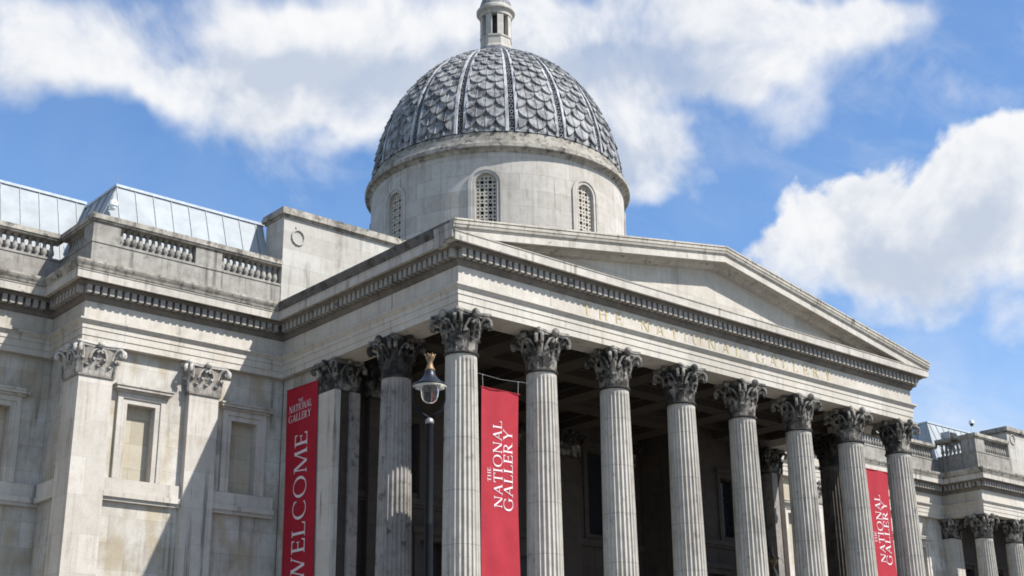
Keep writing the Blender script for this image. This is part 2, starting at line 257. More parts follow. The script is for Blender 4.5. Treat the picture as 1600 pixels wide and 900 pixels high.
# ------------------------------------------------------------------ mesh helpers
class MB:
    def __init__(s): s.v = []; s.f = []; s.mi = []; s.cur = 0
    def add(s, vs, fs):
        o = len(s.v); s.v += [tuple(p) for p in vs]; s.f += [tuple(i + o for i in f) for f in fs]; s.mi += [s.cur] * len(fs); return s
    def box(s, x0, x1, y0, y1, z0, z1):
        return s.add([(x0, y0, z0), (x1, y0, z0), (x1, y1, z0), (x0, y1, z0), (x0, y0, z1), (x1, y0, z1), (x1, y1, z1), (x0, y1, z1)],
                     [(0, 3, 2, 1), (4, 5, 6, 7), (0, 1, 5, 4), (1, 2, 6, 5), (2, 3, 7, 6), (3, 0, 4, 7)])
    def hexa(s, p):     # 8 points: bottom ring then top ring, counter-clockwise from above
        return s.add(p, [(0, 3, 2, 1), (4, 5, 6, 7), (0, 1, 5, 4), (1, 2, 6, 5), (2, 3, 7, 6), (3, 0, 4, 7)])
    def lathe(s, prof, cx=0, cy=0, n=32, a0=0.0, a1=2 * pi, cap=True):
        full = abs(a1 - a0 - 2 * pi) < 1e-6; m = n if full else n + 1; vs = []; fs = []
        for r, z in prof:
            for k in range(m):
                a = a0 + (a1 - a0) * k / n; vs.append((cx + r * cos(a), cy + r * sin(a), z))
        for i in range(len(prof) - 1):
            for k in range(n):
                k2 = (k + 1) % m; fs.append((i * m + k, i * m + k2, (i + 1) * m + k2, (i + 1) * m + k))
        if cap and full:
            fs.append(tuple(range(m - 1, -1, -1))); fs.append(tuple(range((len(prof) - 1) * m, len(prof) * m)))
        return s.add(vs, fs)
    def tube(s, pts, rad, n=8, cap=True):
        pts = [Vector(p) for p in pts]; vs = []; fs = []; up = Vector((0.123, 0.37, 0.92)).normalized(); prev = None
        rr = rad if isinstance(rad, (list, tuple)) else [rad] * len(pts)
        for i, p in enumerate(pts):
            d = (pts[min(i + 1, len(pts) - 1)] - pts[max(i - 1, 0)]).normalized()
            a = (prev - d * prev.dot(d)) if prev is not None else (up - d * up.dot(d))
            if a.length < 1e-5: a = d.orthogonal()
            a.normalize(); prev = a; b = d.cross(a)
            for k in range(n):
                t = 2 * pi * k / n; vs.append(p + (a * cos(t) + b * sin(t)) * rr[i])
        for i in range(len(pts) - 1):
            for k in range(n):
                k2 = (k + 1) % n; fs.append((i * n + k, i * n + k2, (i + 1) * n + k2, (i + 1) * n + k))
        if cap: fs.append(tuple(range(n - 1, -1, -1))); fs.append(tuple(range((len(pts) - 1) * n, len(pts) * n)))
        return s.add(vs, fs)
    def ball(s, c, r, n=10, m=7, sx=1, sy=1, sz=1):
        vs = [(c[0], c[1], c[2] - r * sz)]; fs = []
        for i in range(1, m):
            ph = -pi / 2 + pi * i / m
            for k in range(n): vs.append((c[0] + r * sx * cos(ph) * cos(2 * pi * k / n), c[1] + r * sy * cos(ph) * sin(2 * pi * k / n), c[2] + r * sz * sin(ph)))
        vs.append((c[0], c[1], c[2] + r * sz)); L = len(vs) - 1
        for k in range(n):
            fs.append((0, 1 + (k + 1) % n, 1 + k)); fs.append((L, L - n + k, L - n + (k + 1) % n))
        for i in range(m - 2):
            for k in range(n): a = 1 + i * n; fs.append((a + k, a + (k + 1) % n, a + n + (k + 1) % n, a + n + k))
        return s.add(vs, fs)
    def sweep(s, prof, path, prev=None, nxt=None, cap=True):
        """closed profile [(outward, z)] carried along a plan path with mitred corners; outward is the right of travel"""
        P = [Vector(p) for p in path]; n = len(prof); vs = []; fs = []
        A = ([Vector(prev)] if prev else []) + P + ([Vector(nxt)] if nxt else [])
        off = 1 if prev else 0
        for i in range(len(P)):
            j = i + off; ns = []
            for a, b in ((j - 1, j), (j, j + 1)):
                if a >= 0 and b < len(A): d = (A[b] - A[a]).normalized(); ns.append(Vector((d.y, -d.x)))
            mt = ns[0] if len(ns) == 1 else (ns[0] + ns[1]) / (1 + ns[0].dot(ns[1]))
            for o, z in prof: vs.append((P[i].x + mt.x * o, P[i].y + mt.y * o, z))
        for i in range(len(P) - 1):
            for k in range(n):
                k2 = (k + 1) % n; fs.append((i * n + k, (i + 1) * n + k, (i + 1) * n + k2, i * n + k2))
        if cap: fs.append(tuple(range(n))); fs.append(tuple(range(len(P) * n - 1, (len(P) - 1) * n - 1, -1)))
        return s.add(vs, fs)
    def grid(s, rows, closed=False):
        nr = len(rows); nc = len(rows[0]); fs = []
        for i in range(nr - 1):
            for k in range(nc - (0 if closed else 1)):
                k2 = (k + 1) % nc; fs.append((i * nc + k, i * nc + k2, (i + 1) * nc + k2, (i + 1) * nc + k))
        return s.add([p for r in rows for p in r], fs)
    def build(s, name, mat, parent=None, smooth=False, loc=None, rz=0.0, autosm=None):
        me = bpy.data.meshes.new(name); me.from_pydata(s.v, [], s.f)
        for m in (mat if isinstance(mat, (list, tuple)) else [mat]): me.materials.append(m)
        if any(s.mi): me.polygons.foreach_set('material_index', s.mi)
        if smooth: me.polygons.foreach_set('use_smooth', [True] * len(me.polygons))
        me.update()
        if autosm: me.set_sharp_from_angle(angle=radians(autosm))
        o = bpy.data.objects.new(name, me); col.objects.link(o)
        if parent: o.parent = parent
        if loc: o.location = loc
        o.rotation_euler[2] = rz
        return o
def fix_normals(o):
    import bmesh
    bm = bmesh.new(); bm.from_mesh(o.data); bmesh.ops.recalc_face_normals(bm, faces=bm.faces); bm.to_mesh(o.data); bm.free(); return o
def thing(name, label, cat, loc=(0, 0, 0), group=None, rz=0):
    o = bpy.data.objects.new(name, None); col.objects.link(o); o.empty_display_size = 0.3
    o.location = loc; o.rotation_euler[2] = rz; o['label'] = label; o['category'] = cat
    if group: o['group'] = group
    return o
def copy_part(o, loc=None, rz=None, parent=None):
    c = o.copy(); col.objects.link(c)
    if loc is not None: c.location = loc
    if rz is not None: c.rotation_euler[2] = rz
    c.parent = parent or o.parent
    for ch in o.children:
        d = ch.copy(); col.objects.link(d); d.parent = c
    return c

# ------------------------------------------------------------------ lettering: serif capitals from strokes
def glyph(ch):
    """list of convex polygons in a box of height 1, and the advance width"""
    T, t = 0.115, 0.045; S = []
    def q(*p): S.append(list(p))
    def bar(x0, x1, y0, y1): q((x0, y0), (x1, y0), (x1, y1), (x0, y1))
    def stem(x, w, y0=0.0, y1=1.0, sb=True, stp=True, e=0.085):
        bar(x, x + w, y0, y1)
        if sb: q((x - e, y0), (x + w + e, y0), (x + w + e, y0 + 0.03), (x + w, y0 + 0.075), (x, y0 + 0.075), (x - e, y0 + 0.03))
        if stp: q((x - e, y1 - 0.03), (x, y1 - 0.075), (x + w, y1 - 0.075), (x + w + e, y1 - 0.03), (x + w + e, y1), (x - e, y1))
    def diag(xb, xt, w, y0=0.0, y1=1.0): q((xb, y0), (xb + w, y0), (xt + w, y1), (xt, y1))
    def serif(xc, y, e=0.11): bar(xc - e, xc + e, y, y + 0.04)
    def arc(cx, cy, rx, ry, a0, a1, wmax, wmin, n=26):
        for k in range(n):
            pts = []
            for kk, out in ((k, 1), (k + 1, 1), (k + 1, 0), (k, 0)):
                a = radians(a0 + (a1 - a0) * kk / n); w = wmin + (wmax - wmin) * cos(a) ** 2
                r1 = 1.0 if out else None
                x, y = cx + rx * cos(a), cy + ry * sin(a)
                if not out: x -= cos(a) * w; y -= sin(a) * w
                pts.append((x, y))
            q(*pts)
    if ch == 'T':
        stem(0.30, T, 0, 1, True, False); bar(0.0, 0.735, 0.945, 1.0); q((0.0, 0.78), (0.04, 0.78), (0.075, 0.95), (0.0, 0.95)); q((0.695, 0.78), (0.735, 0.78), (0.735, 0.95), (0.66, 0.95)); return S, 0.735
    if ch == 'H':
        stem(0.085, T); stem(0.62, T); bar(0.2, 0.64, 0.48, 0.48 + t); return S, 0.84
    if ch == 'E':
        stem(0.085, T); bar(0.2, 0.57, 0.945, 1.0); bar(0.2, 0.5, 0.48, 0.48 + t); bar(0.2, 0.6, 0.0, t)
        q((0.53, 0.80), (0.57, 0.80), (0.57, 0.95), (0.49, 0.95)); q((0.52, 0.05), (0.6, 0.05), (0.62, 0.22), (0.58, 0.22)); q((0.46, 0.40), (0.5, 0.40), (0.5, 0.62), (0.46, 0.62)); return S, 0.62
    if ch == 'L':
        stem(0.085, T); bar(0.2, 0.6, 0.0, t); q((0.52, 0.05), (0.6, 0.05), (0.63, 0.24), (0.59, 0.24)); return S, 0.63
    if ch == 'I':
        stem(0.085, T); return S, 0.305
    if ch == 'N':
        stem(0.12, t + 0.01); diag(0.68, 0.06, T + 0.03); stem(0.77, t + 0.01, 0, 1, False, True); serif(0.1, 0.96, 0.1); return S, 0.92
    if ch == 'A':
        diag(0.06, 0.42, t + 0.01); diag(0.66, 0.37, T + 0.02); bar(0.2, 0.66, 0.32, 0.32 + t); serif(0.1, 0.0); serif(0.74, 0.0, 0.13); return S, 0.87
    if ch == 'M':
        diag(0.06, 0.15, t + 0.01); diag(0.48, 0.13, T + 0.02); diag(0.51, 0.88, t + 0.01); diag(0.93, 0.86, T + 0.01); serif(0.09, 0.0, 0.09); serif(1.0, 0.0, 0.12); serif(0.14, 0.96, 0.09); serif(0.94, 0.96, 0.09); return S, 1.12
    if ch == 'W':
        diag(0.33, 0.05, T + 0.02); diag(0.36, 0.58, t + 0.01); diag(0.80, 0.54, T + 0.02); diag(0.84, 1.13, t + 0.01); serif(0.12, 0.96, 0.12); serif(0.6, 0.96, 0.12); serif(1.16, 0.96, 0.1); return S, 1.27
    if ch == 'Y':
        bar(0.34, 0.34 + T, 0.0, 0.48); q((0.25, 0), (0.56, 0), (0.56, 0.03), (0.25, 0.03)); diag(0.33, 0.05, T + 0.02, 0.45, 1.0); diag(0.40, 0.70, t + 0.01, 0.45, 1.0); serif(0.12, 0.96, 0.12); serif(0.72, 0.96, 0.1); return S, 0.83
    if ch == 'O':
        arc(0.5, 0.5, 0.48, 0.52, 0, 360, T + 0.015, t - 0.01, 40); return S, 1.0
    if ch == 'C':
        arc(0.5, 0.5, 0.48, 0.52, 48, 312, T + 0.015, t - 0.005); q((0.80, 0.72), (0.84, 0.72), (0.84, 0.93), (0.78, 0.89)); return S, 0.86
    if ch == 'G':
        arc(0.5, 0.5, 0.48, 0.52, 48, 318, T + 0.015, t - 0.005); q((0.80, 0.72), (0.84, 0.72), (0.84, 0.93), (0.78, 0.89)); bar(0.74, 0.74 + T, 0.08, 0.44); bar(0.66, 0.95, 0.42, 0.46); return S, 0.95
    if ch == 'R':
        stem(0.085, T); arc(0.28, 0.745, 0.33, 0.255, -90, 90, T, t); bar(0.2, 0.3, 0.945, 1.0); bar(0.2, 0.3, 0.49, 0.545); diag(0.58, 0.28, T + 0.03, 0.0, 0.5); bar(0.58, 0.86, 0.0, 0.035); return S, 0.86
    return S, 0.4
def letters(text, *a, **k):
    out = []; lettering(out, text, *a, **k); return out
def lettering(mb, text, origin, U, V, N, length, height, depth=0.012, gap=0.12, word=0.55):
    """write text from origin along U over the given length; V is up, N towards the reader"""
    adv = []; x = 0.0
    for ch in text:
        if ch == ' ': x += word; adv.append((None, x)); continue
        S, w = glyph(ch); adv.append((S, x)); x += w + gap
    total = x - gap; k = length / total
    O, U, V, N = Vector(origin), Vector(U), Vector(V), Vector(N); n = 0
    for S, x0 in adv:
        if S is None: continue
        lm = MB(); mb.append(lm)
        for poly in S:
            n += 1; d0 = N * 0.001; d1 = N * (depth + 0.0007 * (n % 9))
            p = [O + U * ((x0 + a) * k) + V * (b * height) for a, b in poly]; m = len(p)
            lm.add([a + d0 for a in p] + [a + d1 for a in p], [tuple(range(m - 1, -1, -1)), tuple(range(m, 2 * m))] + [(i, (i + 1) % m, m + (i + 1) % m, m + i) for i in range(m)])
    return mb

# ------------------------------------------------------------------ ground
g = MB().box(-400, 500, -400, 500, -0.5, 0.0).build('ground', MAT['paving']); g['kind'] = 'structure'

# ================================================================== THE MUSEUM
S = 3.4; E = 0.56; W = 7 * S                      # column spacing, frieze face beyond the axes, axis of the last column
YW, YR = 9.94, 12.63                              # faces of the projecting bay and of the recessed range
XB = -8.28; XM = W - XB                           # outer corners of the two bays beside the portico
ZB, ZF = 15.14, 16.56                             # bottom and top of architrave plus frieze
XP = 47.5                                         # corner of the far pavilion
museum = thing('museum_building', 'pale stone classical museum with eight column portico, pediment and grey ribbed dome', 'museum')

# ---- Corinthian capital ------------------------------------------------
def leaf(m, base, out, w, h, r0=0.0, fl=0.10, curl=0.20):
    bx, by, bz = base; ox, oy = out; tx, ty = -oy, ox
    cl = [(0.0, 0.0), (0.02, 0.2), (0.03, 0.42), (0.05, 0.62), (0.10, 0.80), (0.17, 0.93), (0.25, 0.98), (0.31, 0.92), (0.31, 0.80)]
    wp = [0.78, 0.95, 0.84, 1.0, 0.82, 0.88, 0.62, 0.5, 0.16]
    rows = []; back = []
    for (r, z), ww in zip(cl, wp):
        rr = r0 + fl * z + r * curl / 0.31; row = []; bk = []
        for u in (-1.0, -0.62, -0.3, 0.0, 0.3, 0.62, 1.0):
            ridge = 0.035 * (1 - abs(u)) + (0.028 if abs(abs(u) - 0.62) < 0.01 else 0.0) - 0.02 * abs(u)
            a = rr + ridge; s = u * w * 0.5 * ww
            row.append((bx + ox * a + tx * s, by + oy * a + ty * s, bz + z * h))
            a -= 0.035; bk.append((bx + ox * a + tx * s, by + oy * a + ty * s, bz + z * h - 0.015))
        rows.append(row); back.append(bk[::-1])
    m.grid(rows); m.grid(back)
def volute(m, c, d, z0, r0, r1, off, rad):
    """stem that climbs out from the bell and rolls up under the abacus corner"""
    tx, ty = -d[1], d[0]; dr = r1 - r0
    cv = [(0, 0.0), (0.10, 0.22), (0.26, 0.40), (0.52, 0.53), (0.80, 0.57), (0.97, 0.50), (1.03, 0.38), (0.97, 0.28), (0.85, 0.27), (0.79, 0.35), (0.85, 0.42), (0.91, 0.38)]
    pts = [(c[0] + d[0] * (r0 + dr * a) + tx * off * (0.6 + 0.4 * a), c[1] + d[1] * (r0 + dr * a) + ty * off * (0.6 + 0.4 * a), z0 + b) for a, b in cv]
    m.tube(pts, [rad * k for k in (0.8, 0.85, 0.9, 0.95, 1, 1, 1, 0.95, 0.9, 0.85, 0.8, 0.75)], 7)
def capital_mesh(square=None, seed=1):
    """1.40 m high; square = (hx, hy) for a pilaster or pier"""
    m = MB(); rnd = random.Random(seed)
    R = 0.50; m.cur = 1
    if square:
        hx, hy = square
        for (z, e) in ((0.0, 0.05),):
            m.box(-hx - 0.05, hx + 0.05, -hy - 0.05, hy + 0.05, 0.0, 0.08)
        m.hexa([(-hx + .02, -hy + .02, .08), (hx - .02, -hy + .02, .08), (hx - .02, hy - .02, .08), (-hx + .02, hy - .02, .08), (-hx - .06, -hy - .06, 1.22), (hx + .06, -hy - .06, 1.22), (hx + .06, hy + .06, 1.22), (-hx - .06, hy + .06, 1.22)])
        m.cur = 0
        for fx, fy, half, hh in ((0, -1, hx, hy), (0, 1, hx, hy), (-1, 0, hy, hx), (1, 0, hy, hx)):
            tx, ty = -fy, fx; n = max(1, round(half / 0.2))
            n = 3 if half > 0.4 else 1
            for k in range(n):
                s = 0 if n == 1 else (-half * 0.68 + 2 * half * 0.68 * k / (n - 1))
                leaf(m, (fx * hh + tx * s, fy * hh + ty * s, 0.08), (fx, fy), 0.33 if half > .4 else half * 1.5, 0.40, 0.0, 0.01, 0.09)
            for k in range(n + 1 if n > 1 else 1):
                s = 0 if n == 1 else (-half * 0.96 + 2 * half * 0.96 * k / n)
                leaf(m, (fx * hh + tx * s, fy * hh + ty * s, 0.08), (fx, fy), 0.30 if half > .4 else half * 1.6, 0.68, 0.0, 0.02, 0.13)
            m.cur = 2
            m.ball((fx * (hh + 0.20), fy * (hh + 0.20), 1.30), 0.13, 8, 6, 1, 1, 1.1)
            m.cur = 0; leaf(m, (fx * hh, fy * hh, 0.7), (fx, fy), 0.17, 0.56, 0.03, 0.06, 0.10)
            m.cur = 2
            if half > 0.4:
                for sg in (-1, 1):
                    pts = [(fx * (hh + a) + tx * sg * s, fy * (hh + a) + ty * sg * s, z) for a, s, z in ((0.04, .30, .72), (0.08, .26, .92), (0.13, .17, 1.08), (0.16, .08, 1.12), (0.17, .03, 1.04), (0.16, .08, 0.97), (0.15, 0.11, 1.02))]
                    m.tube(pts, 0.045, 6)
            m.cur = 0
        m.cur = 2
        cx_, cy_ = hx + 0.26, hy + 0.26
        for a, b in ((-1, -1), (1, -1), (1, 1), (-1, 1)):
            d = (a * 0.7071, b * 0.7071)
            for off in (-0.10, 0.10): volute(m, (a * (hx - 0.22), b * (hy - 0.22)), d, 0.64, 0.24, 0.63, off, 0.062)
        corners = [(-cx_, -cy_), (cx_, -cy_), (cx_, cy_), (-cx_, cy_)]
        dent = [0.16, 0.16 if hy > .4 else .05, 0.16, 0.16 if hy > .4 else .05]
    else:
        m.lathe([(R + 0.0, 0.0), (R + 0.05, 0.0), (R + 0.07, 0.04), (R + 0.05, 0.085), (R - 0.02, 0.09), (R - 0.07, 0.3), (R - 0.06, 0.7), (R - 0.01, 0.95), (R + 0.12, 1.16), (R + 0.16, 1.23)], n=32)
        m.cur = 0
        for k in range(8):
            a = 2 * pi * k / 8; d = (cos(a), sin(a)); leaf(m, (d[0] * (R - .03), d[1] * (R - .03), 0.09), d, 0.35, 0.46 + rnd.uniform(-.03, .03), 0.0, 0.0, 0.10 + rnd.uniform(-.02, .03))
        for k in range(8):
            a = 2 * pi * (k + .5) / 8; d = (cos(a), sin(a)); leaf(m, (d[0] * (R - .035), d[1] * (R - .035), 0.09), d, 0.32, 0.76 + rnd.uniform(-.03, .03), 0.0, 0.01, 0.14 + rnd.uniform(-.02, .03))
        for k in range(4):
            a = pi / 4 + k * pi / 2; d = (cos(a), sin(a))
            m.cur = 2
            for off in (-0.10, 0.10): volute(m, (0, 0), d, 0.64, R + 0.0, R + 0.45, off, 0.062)
            m.cur = 0; leaf(m, (d[0] * R, d[1] * R, 0.50), d, 0.22, 0.50, 0.03, 0.12, 0.14)
            m.cur = 2
            b = k * pi / 2; f = (cos(b), sin(b)); t = (-f[1], f[0])
            for sg in (-1, 1):
                pts = [(f[0] * (R + a_) + t[0] * sg * s_, f[1] * (R + a_) + t[1] * sg * s_, z_) for a_, s_, z_ in ((0.02, .30, .70), (0.08, .27, .90), (0.16, .18, 1.08), (0.20, .09, 1.13), (0.21, .03, 1.05), (0.20, .08, 0.97), (0.19, 0.12, 1.02))]
                m.tube(pts, 0.045, 6)
            m.ball((f[0] * (R + 0.25), f[1] * (R + 0.25), 1.31), 0.135, 8, 6, 1, 1, 1.1)
            m.cur = 0; leaf(m, (f[0] * R, f[1] * R, 0.70), f, 0.16, 0.56, 0.03, 0.10, 0.10)
        c = 0.755; corners = [(-c, -c), (c, -c), (c, c), (-c, c)]; dent = [0.17] * 4
    m.cur = 2; ring = []
    for i in range(4):
        (x0, y0), (x1, y1) = corners[i], corners[(i + 1) % 4]; L = sqrt((x1 - x0) ** 2 + (y1 - y0) ** 2); dx, dy = (x1 - x0) / L, (y1 - y0) / L; nx, ny = -dy, dx
        cut = 0.09 / L
        for k in range(9):
            t = cut + (1 - 2 * cut) * k / 8; bow = dent[i] * (1 - (2 * t - 1) ** 2)
            ring.append((x0 + (x1 - x0) * t + nx * bow, y0 + (y1 - y0) * t + ny * bow))
    rows = []
    for z, k in ((1.215, 0.93), (1.26, 0.955), (1.30, 0.955), (1.305, 1.0), (1.375, 1.0), (1.397, 0.985)): rows.append([(x * k, y * k, z) for x, y in ring])
    m.grid(rows, True); n = len(ring); o = len(m.v)
    m.add(rows[0], [tuple(range(n - 1, -1, -1))]); m.add(rows[-1], [tuple(range(n))])
    return m
def shaft_mesh(r_low=0.60, r_top=0.503, z0=3.95, z1=13.745, flutes=24):
    m = MB(); per = 8; rows = []
    zs = [z0, z0 + 0.10, z0 + 0.22] + [z0 + 0.22 + (z1 - z0 - 0.5) * k / 12 for k in range(1, 13)] + [z1 - 0.2, z1 - 0.12, z1]
    for z in zs:
        t = (z - z0) / (z1 - z0); r = r_low + (r_top - r_low) * (t ** 1.6)
        d = 0.0 if (z < z0 + 0.15 or z > z1 - 0.15) else 0.043 * r / 0.55
        row = []
        for k in range(flutes):
            for j in range(per):
                u = j / per; dd = 0.0 if u < 0.2 else d * sqrt(max(0.0, 1 - ((u - 0.6) / 0.4) ** 2)) * 1.25
                a = 2 * pi * (k + u) / flutes; row.append(((r - dd) * cos(a), (r - dd) * sin(a), z))
        rows.append(row)
    m.grid(rows, True); return m
CAP = capital_mesh()
def base_mesh():
    return MB().box(-.82, .82, -.82, .82, 3.42, 3.58).lathe([(.80, 3.58), (.83, 3.64), (.80, 3.71), (.70, 3.73), (.67, 3.77), (.70, 3.81), (.74, 3.85), (.70, 3.90), (.62, 3.92), (.60, 3.95)], n=40)
col0 = shaft_mesh().build('column', MAT['column'], museum, smooth=True, autosm=35, loc=(0, 0, 0))
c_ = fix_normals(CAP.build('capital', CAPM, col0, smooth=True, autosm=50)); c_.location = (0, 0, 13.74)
fix_normals(base_mesh().build('column_base', MAT['column'], col0, smooth=True, autosm=40))
for i in range(1, 8): copy_part(col0, (i * S, 0, 0), (i % 4) * pi / 2)
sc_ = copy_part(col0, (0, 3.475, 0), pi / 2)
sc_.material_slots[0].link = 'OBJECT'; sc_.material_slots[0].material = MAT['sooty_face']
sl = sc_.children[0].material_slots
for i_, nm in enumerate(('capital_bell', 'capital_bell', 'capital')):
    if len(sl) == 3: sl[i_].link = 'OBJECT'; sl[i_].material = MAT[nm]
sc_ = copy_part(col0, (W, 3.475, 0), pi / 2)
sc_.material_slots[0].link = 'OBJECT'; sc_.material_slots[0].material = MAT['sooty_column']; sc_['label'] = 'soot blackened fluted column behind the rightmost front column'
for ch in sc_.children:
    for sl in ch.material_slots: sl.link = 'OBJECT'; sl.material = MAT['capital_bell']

# ---- entablature -------------------------------------------------------
ARCH = [(-1.12, ZB), (0.0, ZB), (0.0, 15.36), (0.025, 15.365), (0.025, 15.60), (0.05, 15.605), (0.05, 15.76), (0.075, 15.77), (0.09, 15.80), (0.15, 15.87), (0.17, 15.875), (0.17, 15.93), (0.15, 15.945), (0.0, 15.955), (0.0, ZF), (-1.12, ZF)]
BED = [(-1.0, ZF + .003), (0.03, ZF + .003), (0.06, 16.60), (0.10, 16.68), (0.13, 16.70), (0.13, 16.75), (0.15, 16.752), (0.15, 17.03), (0.36, 17.035), (0.40, 17.07), (0.42, 17.12), (0.42, 17.16), (-1.0, 17.16)]
CORONA = [(-0.9, 17.163), (0.53, 17.163), (0.535, 17.13), (0.61, 17.13), (0.61, 17.40), (0.635, 17.41), (0.64, 17.44), (0.60, 17.455), (-0.9, 17.47)]
SIMA = [(-0.5, 17.473), (0.59, 17.473), (0.61, 17.50), (0.63, 17.56), (0.68, 17.64), (0.705, 17.70), (0.71, 17.71), (0.71, 17.785), (0.66, 17.80), (-0.5, 17.83)]
def thin(prof, back): return [(max(o, back), z) for o, z in prof]
def dentils(path, prev=None, nxt=None):
    out = []; A = ([prev] if prev else []) + list(path) + ([nxt] if nxt else [])
    for i in range(len(path) - 1):
        m = MB(); out.append(m)
        a, b = Vector(path[i]), Vector(path[i + 1]); d = (b - a).normalized(); n = Vector((d.y, -d.x)); L = (b - a).length
        def turn(p, q, r):
            v1 = Vector(q) - Vector(p); v2 = Vector(r) - Vector(q); return v1.x * v2.y - v1.y * v2.x
        j = i + (1 if prev else 0)
        e0 = e1 = 0.0
        if j > 0: e0 = 0.12 if turn(A[j - 1], A[j], A[j + 1]) > 0 else -0.45
        if j + 2 < len(A): e1 = 0.12 if turn(A[j], A[j + 1], A[j + 2]) > 0 else -0.45
        L2 = L + e0 + e1; k = max(1, round((L2 - 0.17) / 0.272)); st = (L2 - 0.17) / k
        for q in range(k + 1):
            s = -e0 + q * st; hw = 0.165
            c = [a + d * s + n * 0.14, a + d * (s + hw) + n * 0.14, a + d * (s + hw) + n * 0.355, a + d * s + n * 0.355]
            z0, z1 = 16.762, 17.034
            p = [(v.x, v.y, z0) for v in c] + [(v.x, v.y, z1) for v in c]
            m.add(p, [(0, 1, 2, 3), (7, 6, 5, 4), (0, 4, 5, 1), (1, 5, 6, 2), (2, 6, 7, 3), (3, 7, 4, 0)])
    return out
def entablature(path, prev, nxt, back, sima_paths, mat, label=None):
    e = MB().sweep(thin(ARCH, back), path, prev, nxt).build('entablature', mat, museum); fix_normals(e)
    if label: e['label'] = label
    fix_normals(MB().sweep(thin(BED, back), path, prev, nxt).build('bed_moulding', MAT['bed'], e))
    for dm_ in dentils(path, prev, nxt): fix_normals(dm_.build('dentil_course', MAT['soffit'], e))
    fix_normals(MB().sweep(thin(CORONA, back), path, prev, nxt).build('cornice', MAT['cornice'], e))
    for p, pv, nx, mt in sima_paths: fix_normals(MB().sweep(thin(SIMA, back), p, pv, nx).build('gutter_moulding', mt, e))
    return e
PL = [(-24.0, YR), (XB, YR), (XB, YW), (-E, YW)]
PF = [(-E, YW), (-E, -E), (W + E, -E), (W + E, YW)]
PR = [(W + E, YW), (XM, YW), (XM, YR), (XP, YR), (XP, YW), (62.0, YW)]
entablature(PL, None, PF[1], -0.55, [(PL, None, PF[1], MAT['sima'])], MAT['entab'])
entablature(PF, PL[-2], PR[1], -1.12, [([PF[0], (-E, -1.0)], PL[-2], None, MAT['side_sima']), ([(W + E, -1.0), PF[3]], None, PR[1], MAT['side_sima'])], MAT['entab'], 'entablature over the columns with gilded inscription')
entablature(PR, PF[-2], None, -0.55, [(PR, PF[-2], None, MAT['sima'])], MAT['entab'])
ent = [o for o in museum.children if o.name.startswith('entablature')][1]
for wd, x0, x1 in (('THE', 4.86, 6.76), ('NATIONAL', 7.68, 13.14), ('GALLERY', 14.02, 18.74)):
    for lm in letters(wd, (x0, -E, 16.01), (1, 0, 0), (0, 0, 1), (0, -1, 0), x1 - x0, 0.44, 0.012, gap=0.62): fix_normals(lm.build('letter', MAT['gold'], ent))

# ---- pediment, roof, ceiling -------------------------------------------
ZC, ZA = 17.79, 20.02; XC = W / 2
def raked(prof, x0, xm, x1, zc, za):
    """profile (outward, drop) sheared along the two slopes of the gable"""
    m = MB(); n = len(prof); vs = []; fs = []
    for x, z in ((x0, zc), (xm, za), (x1, zc)):
        for o, dz in prof: vs.append((x, -E - o, z + dz))
    for i in range(2):
        for k in range(n): k2 = (k + 1) % n; fs.append((i * n + k, i * n + k2, (i + 1) * n + k2, (i + 1) * n + k))
    fs.append(tuple(range(n))); fs.append(tuple(range(3 * n - 1, 2 * n - 1, -1)))
    return m.add(vs, fs)
XL_, XR_ = -E - 0.706, W + E + 0.706
ped = fix_normals(raked([(-0.14, -0.70), (-0.60, -0.70), (-0.60, -0.06), (-0.14, -0.06)], XL_ + .9, XC, XR_ - .9, ZC + 0.15, ZA - .01).build('pediment', MAT['tymp'], museum))
tm = MB(); yt = -E + 0.13
tm.add([(XL_ + 1.2, yt, 17.4), (XR_ - 1.2, yt, 17.4), (XC, yt, ZA - 0.35), (XL_ + 1.2, yt + .4, 17.4), (XR_ - 1.2, yt + .4, 17.4), (XC, yt + .4, ZA - 0.35)], [(0, 1, 2), (5, 4, 3), (0, 3, 4, 1), (1, 4, 5, 2), (2, 5, 3, 0)])
fix_normals(tm.build('tympanum', MAT['tymp'], ped))
fix_normals(raked([(0.715, 0.0), (0.715, -0.055), (0.675, -0.062), (0.675, -0.085), (0.695, -0.09), (0.685, -0.18), (0.655, -0.19), (0.655, -0.205), (0.668, -0.21), (0.645, -0.28), (0.605, -0.305), (0.50, -0.305), (-0.4, -0.305), (-0.4, 0.02)], XL_, XC, XR_, ZC, ZA).build('raking_gutter_moulding', MAT['raking'], ped))
fix_normals(raked([(0.60, -0.308), (0.60, -0.335), (0.57, -0.345), (0.57, -0.60), (0.50, -0.60), (0.495, -0.575), (0.18, -0.575), (0.16, -0.62), (0.08, -0.66), (0.06, -0.72), (-0.10, -0.75), (-0.35, -0.75), (-0.35, -0.308)], XL_ + .006, XC, XR_ - .006, ZC, ZA).build('raking_cornice', MAT['cornice'], ped))
